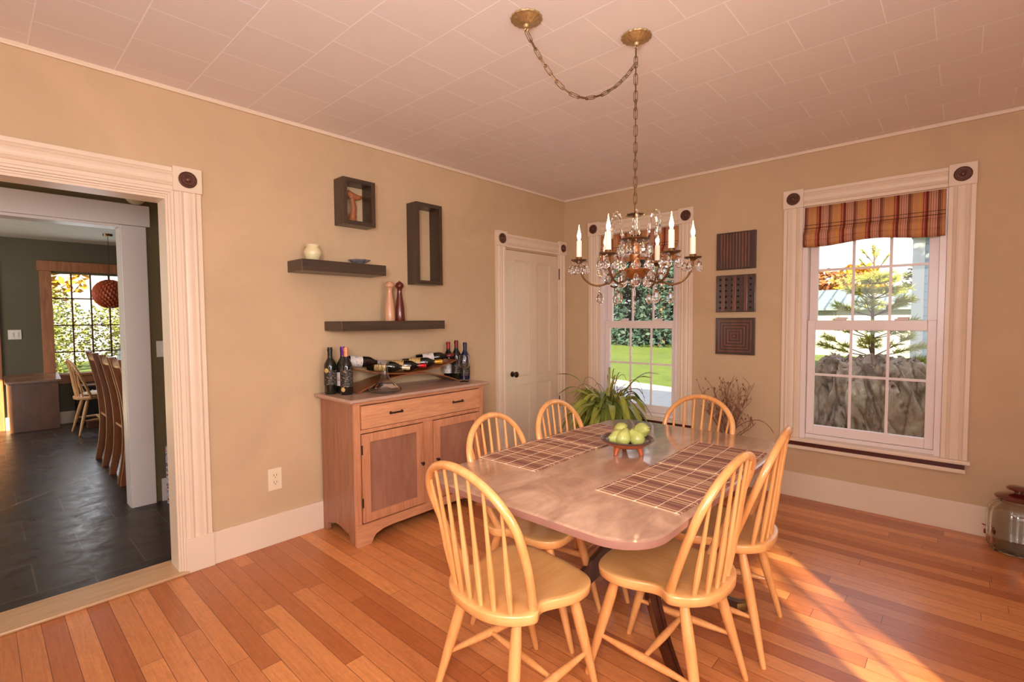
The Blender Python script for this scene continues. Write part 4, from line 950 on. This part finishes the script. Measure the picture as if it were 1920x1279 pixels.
mb = MB(); mb.tube([(-.120, 0, .062), (-.160, 0, .062), (-.168, 0, .058), (-.170, 0, .036)], [.008, .008, .008, .006], 10).tube([(-.150, 0, .066), (-.150, 0, .082), (-.128, .0, .084), (-.185, 0, .086)], .004, 8).lathe([(0, 0), (.016, 0), (.016, .006), (0, .006)], 16, (-.122, 0, .062), (-1, 0, 0), caps=False)
mb.build('spigot', m_copper, dj, True)

# ================================================================ hall and far room
m_sw = pm('switch_white_plastic', srgb(225, 215, 205), .35, var=0)
def switch(loc, lab, w=.06):
    t = empty('light_switch', loc, 0, lab, 'light switch'); MB().box(.0005, .008, -w, w, -.06, .06, .003).build('cover_plate', m_sw, t); 
    for y in ((-.022, .022) if w > .05 else (0,)): MB().box(.008, .014, y - .012, y + .012, -.028, .028, .003).build('rocker', m_sw, t)
switch((-1.36, -3.185, 1.142), 'white light switch on the hall wall right of the inner doorway', .040)
switch((-5.70, -3.79, 1.19), 'white double light switch on the dark far wall left of the window', .06)
sd = tag(MB().lathe([(0, 0), (.06, 0), (.062, .006), (.060, .022), (.045, .030), (.02, .032), (0, .032)], 36, (-1.36, -3.315, 2.240), (1, 0, 0), caps=False).build('smoke_detector', pm('smoke_detector_plastic', srgb(206, 186, 150), .5, var=.04), None, True), 'round cream smoke detector high on the hall wall above the inner doorway', 'smoke detector')
m_can = NT('can_printed_red_blue'); _c = m_can.ramp(m_can.noise(m_can.coords(), 26, 2), [(.0, srgb(70, 90, 130)), (.42, srgb(196, 190, 196)), (.58, srgb(226, 216, 214)), (.62, srgb(150, 40, 34))], 'CONSTANT'); m_can.l(_c, m_can.b.inputs['Base Color']); m_can.b.inputs['Roughness'].default_value = .3; m_can = m_can.m
m_tin = pm('can_tin_rim', srgb(180, 176, 176), .25, .9, var=0)
for i, lab in enumerate(('printed red and blue tin can, lowest of the stack in the hall', 'printed red and blue tin can, middle of the stack in the hall', 'printed red and blue tin can, topmost of the stack in the hall')):
    c = empty('tin_can', (-1.255, -3.165, .1445 * i), R(40 * i), lab, 'can', 'stacked tin cans in the hall'); MB().lathe([(0, .002), (.05, .002), (.05, .142), (0, .142)], 28, caps=False).build('can_body', m_can, c, True)
    MB().lathe([(.0495, .0), (.0515, .0), (.0515, .005), (.0495, .005), (.0495, .138), (.0515, .138), (.0515, .1435), (.0495, .1435)], 28, caps=False).build('rims', m_tin, c, True)
# tall dark chairs at the far table, seen from behind
m_dkch = wood('far_chair_brown', srgb(128, 72, 38), srgb(160, 96, 54), 2, .4, .3, grain=9)
def tall_chair(label):
    t = empty('tall_back_chair', label=label, cat='chair', group='tall backed brown chairs at the far table')
    for sx in (-.185, .185):
        C_ = curve_pts([(sx, -.235, 0), (sx, -.195, .22), (sx, -.180, .45), (sx, -.195, .70), (sx, -.235, .90), (sx, -.275, 1.06)], 4); mb = MB(); rings = []
        for i, p in enumerate(C_): f = i / (len(C_) - 1); h = .024 + .010 * math.sin(PI * min(1, f * 1.1)); rings.append(mb.ring([p + Vector(v) for v in ((-.016, -h, 0), (.016, -h, 0), (.016, h, 0), (-.016, h, 0))]))
        mb.skin(rings).build('rear_leg', m_dkch, t, True, auto=30)
        MB().box(sx - .018, sx + .018, .165, .20, 0, .44, .003).build('front_leg', m_dkch, t)
    MB().box(-.205, .205, -.205, .215, .44, .465, .008).build('seat', m_dkch, t)
    for k in range(4):
        x = -.12 + k * .08; C_ = curve_pts([(x, -.184, .465), (x, -.195, .70), (x, -.238, .90), (x, -.262, 1.0)], 4); MB().tube(C_, .011, 6, flat=.6).build('back_slat', m_dkch, t)
    C_ = [Vector((lerp(-.17, .17, k / 8), -.262 - .02 * math.sin(PI * k / 8), 1.02)) for k in range(9)]; MB().tube(C_, .038, 8, flat=.35, up=(0, 0, 1)).build('top_rail', m_dkch, t, True)
    return t
tc0 = tall_chair('tall backed brown chair in the far room, the one farthest back of the row')
for i, (x, lab) in enumerate([(-3.02, None), (-2.29, 'tall backed brown chair in the far room, middle of the row'), (-1.82, 'tall backed brown chair in the far room, closest to the doorway frame')]):
    c = tc0 if i == 0 else copy_tree(tc0); c.location = (x, -3.115, 0)
    if lab: c['label'] = lab
fc = make_windsor('pale_windsor_chair', 'pale pine windsor chair in the far room by the window', m_pale, m_pale, None)
fc.location = (-4.80, -3.13, 0); fc.rotation_euler = (0, 0, R(3))
tag(MB().sphere((0, 0, 0), .17, 20, (1, 1, .16)).build('seat_cushion', pm('cushion_offwhite', srgb(214, 200, 180), .9, var=.05), None, True), 'off-white cushion on the pale far chair', 'cushion').location = (-4.80, -3.11, .474)
# far table with a green plant
ft = empty('far_table', (-3.3, -2.45, 0), 0, 'long brown table in the far room, mostly hidden by the door frame', 'table')
MB().box(-1.3, 1.45, -.42, .55, .72, .75, .006).build('tabletop', m_dkch, ft)
for x in (-1.2, 1.35):
    for y in (-.34, .47): MB().box(x - .035, x + .035, y - .035, y + .035, 0, .72, .004).build('leg', m_dkch, ft)
fp = empty('small_potted_plant', (-3.75, -2.72, .75), 0, 'small green plant on the far table behind the chair tops', 'plant')
MB().lathe([(0, 0), (.05, 0), (.07, .11), (.06, .11), (0, .10)], 20, caps=False).build('pot', m_potd, fp, True)
mb = MB(); rn = random.Random(3)
for i in range(60): strap_leaf(mb, Vector((0, 0, .10)), rn.uniform(0, 2 * PI), rn.uniform(.06, .2), rn.uniform(.06, .22), rn.uniform(.0, .15), .012)
mb.build('leaves', pm('leaf_bright_green', srgb(60, 110, 40), .5, var=.3), fp, noN=True)
# pendant lamp of wood shavings
m_shav = pm('pendant_reddish_wood_strips', srgb(190, 88, 50), .5, var=.3, nscale=20)
pd = empty('pendant_lamp', (-4.6, -3.0, 0), 0, 'globe pendant lamp of reddish wood strips in the far room', 'pendant lamp')
mb = MB(); rn = random.Random(8)
for i in range(240):
    z = 1 - 2 * (i + .5) / 240; th = i * 2.39996; d = Vector((math.sqrt(1 - z * z) * math.cos(th), math.sqrt(1 - z * z) * math.sin(th), z)); c = Vector((0, 0, 1.68)) + d * .155
    u = Vector((-d.y, d.x, 0)).normalized(); w = d.cross(u); e = c + d * .018
    for s in (1,):
        mb.tube([c - u * .040 - d * .012, e, c + u * .040 - d * .012], .019, 4, flat=.12, up=w)
mb.build('wood_strip_shade', m_shav, pd)
MB().sphere((0, 0, 1.68), .05, 12).build('lamp_bulb', pm('pendant_bulb_lit', (1, .8, .5), .3, var=0, emit=(1, .5, .2), estr=1.2), pd, True)
MB().tube([(0, 0, 1.83), (0, 0, 2.40)], .003, 6).build('cord', m_slot, pd)
MB().lathe([(0, 2.40), (.05, 2.40), (.045, 2.375), (0, 2.37)], 20, caps=False).build('ceiling_rose', m_ant, pd, True)
# chest, black cabinet, small crate
m_chest = wood('chest_worn_brown', srgb(74, 42, 26), srgb(120, 74, 44), 2, .4, .3, grain=3, scale=3)
ch = empty('wooden_chest', (-5.52, -3.66, 0), 0, 'worn dark wooden chest against the far wall, left of the window', 'chest')
MB().box(-.13, .13, -.225, .225, 0, .62, .004).build('chest_body', m_chest, ch)
a = [(-.17, .665), (.15, .60), (.15, .625), (-.17, .69)]
mb = MB(); r0 = mb.ring([Vector((x, -.25, z)) for x, z in a]); r1 = mb.ring([Vector((x, .25, z)) for x, z in a]); mb.skin([r0, r1]).build('sloping_lid', wood('lid_worn', srgb(90, 48, 30), srgb(160, 120, 96), 1, .25, .5, grain=4), ch)
bk = empty('black_cabinet', (-5.50, -2.95, 0), 0, 'low black cabinet with round white knobs under the far window', 'cabinet')
m_blk = pm('cabinet_black_paint', srgb(26, 20, 22), .5, var=.1); m_knobw = pm('knob_white', srgb(220, 210, 200), .3, var=0)
MB().box(-.18, .13, -.31, .31, .02, .50, .004).build('cabinet_body', m_blk, bk)
for k in range(6): MB().sphere((.14, -.26 + k * .10, .44), .016, 10).build('knob', m_knobw, bk, True)
MB().box(-.20, .15, -.33, .33, .50, .52, .004).build('cabinet_top', m_chest, bk)
ct = empty('wooden_crate', (-5.12, -3.07, 0), 0, 'small reddish wooden crate on the floor behind the pale chair', 'crate')
for x in (-.08, .08): MB().box(x - .008, x + .008, -.14, .14, 0, .09, .002).build('side_board', m_chest, ct)
for y in (-.132, .132): MB().box(-.072, .072, y - .008, y + .008, 0, .09, .002).build('end_board', m_chest, ct)
MB().box(-.072, .072, -.124, .124, .0, .012).build('bottom_board', m_chest, ct)

# ================================================================ outdoors
GZ = -.6
def mat_grass():
    q = NT('lawn_grass'); v = q.coords(); c = q.ramp(q.noise(v, .9, 6, .7), [(.3, srgb(62, 80, 10)), (.7, srgb(88, 104, 16))]); c = q.mix('MULTIPLY', .6, c, q.ramp(q.noise(v, 26, 4), [(.3, (.6, .65, .5, 1)), (.7, (1.1, 1.1, 1, 1))]))
    q.l(c, q.b.inputs['Base Color']); q.b.inputs['Roughness'].default_value = .9; return q.m
tag(MB().box(-70, 70, .3, 90, GZ - .3, GZ).build('lawn', mat_grass()), 'green lawn', None, kind='structure')
tag(MB().box(-60, -5.95, -40, .3, GZ - .3, GZ + .3).build('garden_ground', mat_grass()), kind='structure')
tag(MB().box(6, 60, -60, .3, GZ - .3, GZ).build('side_ground', mat_grass()), kind='structure')
m_conc = pm('driveway_pale_gravel', srgb(200, 192, 186), .9, var=.12, nscale=8)
mb = MB(); a = mb.ring([Vector((x, y, GZ)) for x, y in ((-14, .5), (1.3, .5), (1.3, 5.0), (-1.8, 8.6), (-5.4, 9.6), (-14, 10.8))]); b = mb.ring([v.co + Vector((0, 0, .012)) for v in a]); mb.skin([a, b])
tag(mb.build('driveway', m_conc), kind='structure')
def foliage(mb, c, rad, n, size, rnd, shell=.35, flat=.5):
    c = Vector(c)
    for i in range(n):
        d = Vector((rnd.gauss(0, 1), rnd.gauss(0, 1), rnd.gauss(0, 1))).normalized(); k = 1 - shell * rnd.random() ** 1.5
        p = c + Vector((d.x * rad[0] * k, d.y * rad[1] * k, d.z * rad[2] * k)); u = Vector((rnd.gauss(0, 1), rnd.gauss(0, 1), rnd.gauss(0, flat))).normalized(); w = u.cross(Vector((rnd.gauss(0, 1), rnd.gauss(0, 1), rnd.gauss(0, 1))).normalized()); s = size * rnd.uniform(.6, 1.3)
        mb.quad(p - u * s, p - w * s * .55, p + u * s, p + w * s * .55)
def mat_leafy(name, a, b, sc=3.):
    q = NT(name); c = q.ramp(q.noise(q.coords(), sc, 4, .7), [(.3, a), (.7, b)]); q.l(c, q.b.inputs['Base Color']); q.b.inputs['Roughness'].default_value = .7
    tl = q.n('ShaderNodeBsdfTranslucent'); q.l(c, tl.inputs[0]); mx = q.n('ShaderNodeMixShader'); mx.inputs[0].default_value = .35; q.l(q.b.outputs[0], mx.inputs[1]); q.l(tl.outputs[0], mx.inputs[2]); q.l(mx.outputs[0], q.out.inputs['Surface']); return q.m
m_bark = pm('bark_grey_brown', srgb(92, 76, 64), .9, var=.3, nscale=8)
m_ever = mat_leafy('evergreen_dark', srgb(34, 58, 56), srgb(62, 90, 84)); m_yel = mat_leafy('autumn_yellow', srgb(170, 116, 26), srgb(200, 156, 54)); m_rus = mat_leafy('autumn_rust', srgb(120, 64, 38), srgb(164, 108, 66)); m_grn = mat_leafy('late_green', srgb(84, 100, 38), srgb(140, 136, 62))
def tree(name, label, x, y, h, r, mat, n, size, seed, trunk=.3, conical=False, group=None, gz=GZ, low=.22):
    rnd = random.Random(seed); t = empty(name, (x, y, gz), 0, label, 'tree', group)
    MB().tube([(0, 0, 0), (rnd.uniform(-.1, .1), 0, h * .5), (0, 0, h * .92)], [trunk * .5, trunk * .35, trunk * .1], 8).build('trunk', m_bark, t)
    mb = MB()
    if conical:
        for k in range(7): f = k / 6; foliage(mb, (0, 0, h * (low + (1 - low) * f * .95)), (r * (1.05 - f), r * (1.05 - f), h * .12), int(n / 7 * (1.25 - f)), size, rnd)
    else:
        for k in range(9): a = rnd.uniform(0, 6.28); q = r * .55 * rnd.random() ** .5; foliage(mb, (q * math.cos(a), q * math.sin(a), h * rnd.uniform(low + .25, .85)), (r * .55, r * .55, h * .2), n // 9, size, rnd)
    mb.build('crown', mat, t, noN=True); return t
# dark evergreens beyond the lawn seen through the window behind the chandelier
for i, (x, y, h, r, w) in enumerate([(-21.8, 28, 13, 2.3, 'front row, leftmost'), (-17.0, 27.6, 14, 2.3, 'front row, left of centre'), (-12.3, 28, 13, 2.25, 'front row, right of centre'), (-8.5, 28.2, 13.5, 2.1, 'front row, rightmost'),
        (-19.4, 33, 15, 2.3, 'back row, leftmost'), (-14.7, 32.8, 15, 2.25, 'back row, middle'), (-10.0, 33, 15, 2.25, 'back row, right'), (-24.2, 33, 15, 2.2, 'back row, far left, beside the window frame'), (-15.2, 38, 18, 2.3, 'tallest, behind the back row'), (-10.6, 38, 17, 2.2, 'behind the back row, at the right'), (-19.7, 38, 17, 2.2, 'behind the back row, at the left')]):
    tree('evergreen_tree', 'dark evergreen at the end of the lawn, ' + w, x, y, h, r, m_ever, 9000, .19, 40 + i, .5, True, 'evergreens at the end of the lawn', low=.02)
for i, (x, y, h, r, m, lab) in enumerate([(-5.8, 42, 5.2, 2.3, m_rus, 'rust brown autumn tree behind the barn, at the left'), (-2.1, 38, 5.2, 2.1, m_yel, 'bright yellow autumn tree behind the barn'), (1.9, 41, 6.4, 2.1, m_grn, 'greenish autumn tree behind the barn beside the white house'), (-11.4, 44, 5.4, 2.4, m_rus, 'rust brown autumn tree partly behind the window frame')]):
    tree('autumn_tree', lab, x, y, h + .6, r, m, 2200, .26, 60 + i, .4, group='autumn trees behind the barn')
# low barn with a metal roof
m_broof = NT('barn_metal_roof'); _w = m_broof.n('ShaderNodeTexWave'); _w.bands_direction = 'X'; _w.inputs['Scale'].default_value = .55; m_broof.l(m_broof.coords(), _w.inputs[0]); m_broof.l(m_broof.ramp(_w.outputs[1], [(.0, srgb(58, 72, 88)), (.14, srgb(100, 114, 124))]), m_broof.b.inputs['Base Color']); m_broof.b.inputs['Roughness'].default_value = .45; m_broof = m_broof.m
m_white = pm('barn_white_wall', srgb(160, 160, 158), .7, var=.04)
bn = empty('barn', (-2.6, 25, GZ), 0, 'low white barn with a ribbed metal roof beyond the pine', 'barn')
MB().box(-3.2, 6.2, 0, 6, 0, 2.30).build('barn_wall', m_white, bn)
mb = MB(); a = [(-.4, 2.26), (2.9, 3.32), (6.4, 2.26), (6.4, 2.36), (2.9, 3.42), (-.4, 2.36)]; mb.skin([mb.ring([Vector((-3.5, y, z)) for y, z in a]), mb.ring([Vector((6.4, y, z)) for y, z in a])]); mb.build('barn_roof', m_broof, bn)
# white clapboard house at the right
hs = empty('white_house', (0, 0, GZ), 0, 'white clapboard house at the right beyond the window, with a grey roof edge', 'house')
m_clap = NT('clapboard_shade_blue'); _z = m_clap.n('ShaderNodeTexWave'); _z.bands_direction = 'Z'; _z.wave_profile = 'SAW'; _z.inputs['Scale'].default_value = 2.1; m_clap.l(m_clap.coords(), _z.inputs[0]); m_clap.l(m_clap.ramp(_z.outputs[1], [(.0, srgb(150, 172, 204)), (.14, srgb(196, 212, 234))]), m_clap.b.inputs['Base Color']); m_clap.b.inputs['Roughness'].default_value = .6; m_clap = m_clap.m  # white boards; the blue of their shade is put into the colour
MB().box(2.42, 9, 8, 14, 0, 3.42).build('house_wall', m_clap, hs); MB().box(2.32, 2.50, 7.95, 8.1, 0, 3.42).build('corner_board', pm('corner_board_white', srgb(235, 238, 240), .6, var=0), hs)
MB().box(2.30, 9.2, 7.8, 14.3, 3.42, 3.54).build('eave', m_white, hs)
m_rf = NT('house_metal_roof_blue_grey'); _w = m_rf.n('ShaderNodeTexWave'); _w.bands_direction = 'X'; _w.inputs['Scale'].default_value = 2.; m_rf.l(m_rf.coords(), _w.inputs[0]); m_rf.l(m_rf.ramp(_w.outputs[1], [(.0, srgb(70, 84, 110)), (.3, srgb(130, 146, 170))]), m_rf.b.inputs['Base Color']); m_rf = m_rf.m
mb = MB(); a = [(7.7, 3.54), (14.4, 3.54), (11, 6.6)]; mb.skin([mb.ring([Vector((2.28, y, z)) for y, z in a]), mb.ring([Vector((9.3, y, z)) for y, z in a])]); mb.build('house_roof', m_rf, hs)
# weathered stump / root mass
def stump():
    bm = bmesh.new(); bmesh.ops.create_icosphere(bm, subdivisions=6, radius=1.0)
    for v in bm.verts:
        d = v.co.normalized(); p = Vector((d.x * 2.2, d.y * 2.2, d.z * .9)); th = math.atan2(d.y, d.x)
        lean = d.z * 1.2
        rid = noise.noise(Vector((math.cos(th) * 4.2 + lean, math.sin(th) * 4.2, d.z * .8))) ; fine = noise.noise(Vector((d.x * 11 + lean * 3, d.y * 11, d.z * 2.5))); mic = noise.noise(Vector((d.x * 28 + lean * 6, d.y * 28, d.z * 7)))
        slab = abs(noise.noise(Vector((math.cos(th) * 6.5 + lean * 1.5, math.sin(th) * 6.5, d.z * 1.1 + 5)))); crack = max(0, .12 - slab) / .12
        k = 1 + .24 * rid + .12 * fine + .06 * mic - .13 * crack
        topz = .84 + .13 * noise.noise(Vector((d.x * 4, d.y * 4, 3))) + .13 * noise.noise(Vector((d.x * 11, d.y * 11, 9))) + .05 * noise.noise(Vector((d.x * 26, d.y * 26, 2))) - (.20 if d.x < -.50 else 0)
        z = max(-.98, min(topz, d.z * 1.35))
        v.co = Vector((d.x * .76 * k * (1.10 - .12 * z), d.y * .55 * k, z * .76))
    bm.normal_update()
    me = bpy.data.meshes.new('tree_stump'); bm.to_mesh(me); bm.free()
    for p in me.polygons: p.use_smooth = True
    q = NT('stump_weathered_wood'); v = q.coords((1, 1, .45), rot=(0, .5, 0)); n = q.noise(v, 5, 9, .72, .5)
    q.l(q.ramp(n, [(.3, srgb(84, 70, 62)), (.44, srgb(160, 136, 120)), (.60, srgb(196, 172, 152)), (.70, srgb(240, 220, 202))]), q.b.inputs['Base Color']); q.b.inputs['Roughness'].default_value = .9; q.bump(n, 1.0, .05)
    vo = q.n('ShaderNodeTexVoronoi'); vo.feature = 'DISTANCE_TO_EDGE'; vo.inputs['Scale'].default_value = 5.5; q.l(q.coords((1, 1, .26), rot=(0, .55, 0)), vo.inputs['Vector'])
    old = q.b.inputs['Base Color'].links[0].from_socket; q.l(q.mix('MULTIPLY', .85, old, q.ramp(vo.outputs['Distance'], [(.0, (.25, .22, .2, 1)), (.10, (1, 1, 1, 1))])), q.b.inputs['Base Color'])
    me.materials.append(q.m); o = bpy.data.objects.new('tree_stump', me); COL.objects.link(o); o.location = (2.13, 3.25, GZ + .74); o.scale = (1.0, 1, 1.02)
    return tag(o, 'large weathered grey-brown tree stump close outside the right window', 'stump')
stump()
# young pine
def pine():
    rnd = random.Random(14); t = empty('young_pine', (2.08, 4.75, GZ), 0, 'young pine with yellow-green needle tufts behind the stump', 'tree')
    mt = MB(); mn = MB(); Hh = 2.86
    mt.tube([(0, 0, 0), (.01, 0, 1.2), (-.01, 0, 2.2), (0, 0, Hh)], [.045, .030, .018, .008], 8)
    def tuft(p, d, ln, n):
        for i in range(n):
            f = rnd.random(); b = p - d * f * .16; u, w = frame_for(d); a = rnd.uniform(0, 6.28); e = (d * 1.0 + (u * math.cos(a) + w * math.sin(a)) * rnd.uniform(.5, 1.1)).normalized() * ln * rnd.uniform(.7, 1.1)
            s = e.cross(Vector((rnd.gauss(0, 1), rnd.gauss(0, 1), rnd.gauss(0, 1)))).normalized() * .0045; mn.quad(b - s, b + s, b + e + s * .3, b + e - s * .3)
    for z, L_ in ((1.0, .62), (1.35, .66), (1.62, .58), (1.95, .50), (2.2, .36), (2.42, .22)):
        nb = 6; off = rnd.uniform(0, 6)
        for k in range(nb):
            a = off + k * 2 * PI / nb + rnd.uniform(-.2, .2); d = Vector((math.cos(a), math.sin(a), rnd.uniform(.25, .6))); e = Vector((0, 0, z)) + d * L_ * rnd.uniform(.8, 1.1); m = Vector((0, 0, z)).lerp(e, .5) - Vector((0, 0, .02))
            mt.tube([(0, 0, z), m, e], [.010, .007, .004], 5); tuft(e, d.normalized(), .12, 80)
            for s in (-1, 1):
                for f in (.45, .72):
                    q = Vector((0, 0, z)).lerp(e, f); dd = (d.normalized() + Vector((-d.y, d.x, 0)) * s * .8).normalized(); e2 = q + dd * .16 * rnd.uniform(.8, 1.3); mt.tube([q, e2], [.005, .003], 4); tuft(e2, dd, .10, 50)
    for a, ln, z in ((0, 0, Hh), (1.2, .12, Hh - .12), (2.9, .16, Hh - .16), (4.6, .12, Hh - .1), (5.8, .2, Hh - .3), (3.8, .2, Hh - .34)):
        b = Vector((0, 0, z)); e = b + Vector((math.cos(a) * ln, math.sin(a) * ln, .10 + ln * .8)); mt.tube([b, e], [.006, .005], 5); tuft(e, (e - b).normalized(), .045, 60)
    mt.build('trunk_and_branches', m_bark, t); mn.build('needles', mat_leafy('pine_needles', srgb(128, 142, 44), srgb(196, 190, 84), 4), t, noN=True)
pine()
# shrub beside the stump, seen at the lower left of the right window
rnd = random.Random(77); sb = empty('garden_shrub', (3.45, 4.5, GZ), 0, 'sunlit yellow-green shrub right of the stump', 'shrub'); mb = MB(); foliage(mb, (0, 0, .45), (.3, .3, .42), 1400, .035, rnd); mb.build('foliage', m_grn, sb, noN=True); MB().tube([(0, 0, 0), (0, 0, .5)], .02, 6).build('stem', m_bark, sb)
# garden beyond the far window
for i, (x, y, r, h, m, lab) in enumerate([(-11.2, -3.6, 1.15, 2.2, m_grn, 'sunlit yellow-green garden shrub beyond the far window, left'), (-11.8, -1.2, 1.15, 2.3, m_grn, 'sunlit yellow-green garden shrub beyond the far window, centre'), (-11.2, 1.2, 1.15, 2.1, mat_leafy('shrub_deep_green', srgb(60, 92, 50), srgb(130, 150, 80)), 'deeper green garden shrub beyond the far window, right'), (-11.8, -6.1, 1.15, 2.1, m_grn, 'garden shrub beyond the far window, mostly behind the chest side wall')]):
    rnd = random.Random(90 + i); s = empty('garden_shrub', (x, y, GZ + .3), 0, lab, 'shrub', 'shrubs beyond the far window'); r *= 1.06; h *= 1.12; mb = MB(); foliage(mb, (0, 0, h * .55), (r, r, h * .5), 9000, .040, rnd, .5); mb.build('foliage', m, s, noN=True); MB().tube([(0, 0, 0), (0, 0, h * .6)], .05, 6).build('stem', m_bark, s)
for i, (x, y) in enumerate([(-17, -5.4), (-18.4, -2.6), (-17.2, .2), (-19, 3.0), (-17.6, 5.8)]):
    tree('garden_tree', 'tall garden tree beyond the far window shrubs, %s' % ('leftmost', 'second from left', 'in the middle', 'second from right', 'rightmost')[i], x, y, 7.5, 1.25, m_yel if i % 2 else m_grn, 1300, .16, 110 + i, .45, group='trees beyond the far window', gz=GZ + .3)
struct('trim_3', MB().box(-5.7, -5.675, -4.06, -3.915, 0, 2.1, .004), wood('far_casing_wood', srgb(150, 92, 58), srgb(186, 120, 80), 2, .45, .1, grain=10))
ev = struct('wall_garden_shed', MB().box(-24, -23.8, -12, 12, GZ, 5.2), pm('shed_wall_blue_grey', srgb(140, 140, 160), .8, var=.1, nscale=1.5))
# white garden chair
gc = empty('garden_chair', (-8.6, -2.25, GZ + .3), R(-60), 'white slatted garden chair outside the far window', 'garden chair'); m_gc = pm('garden_chair_white_paint', srgb(226, 232, 230), .5, var=0)
for k in range(5): MB().box(-.25 + k * .105, -.16 + k * .105, .18, .20, .35, 1.22 - abs(k - 2) * .04, .004).build('back_slat', m_gc, gc)
for k in range(5): MB().box(-.27, .27, -.40 + k * .11, -.31 + k * .11, .36, .38, .004).build('seat_slat', m_gc, gc)
for x in (-.30, .30):
    MB().box(x - .06, x + .06, -.42, .22, .58, .605, .004).build('armrest', m_gc, gc)
    for y in (-.38, .16): MB().box(x - .02, x + .02, y - .04, y + .04, 0, .58, .003).build('leg', m_gc, gc)
MB().box(-.26, .26, .20, .225, 1.05, 1.13, .003).build('back_rail', m_gc, gc)
# unseen trees: first added to shade the white house, second filters the sun
tree('unseen_tree', 'leafy unseen tree added to shade the neighbouring house', 7.4, 3.7, 8.5, 2.0, m_grn, 5000, .2, 201, .3, low=.02)
tree('unseen_tree', 'garden tree beside the house that filters the sun', 10.6, -8.9, 7.5, 1.5, m_grn, 420, .13, 200, .14, low=.05)
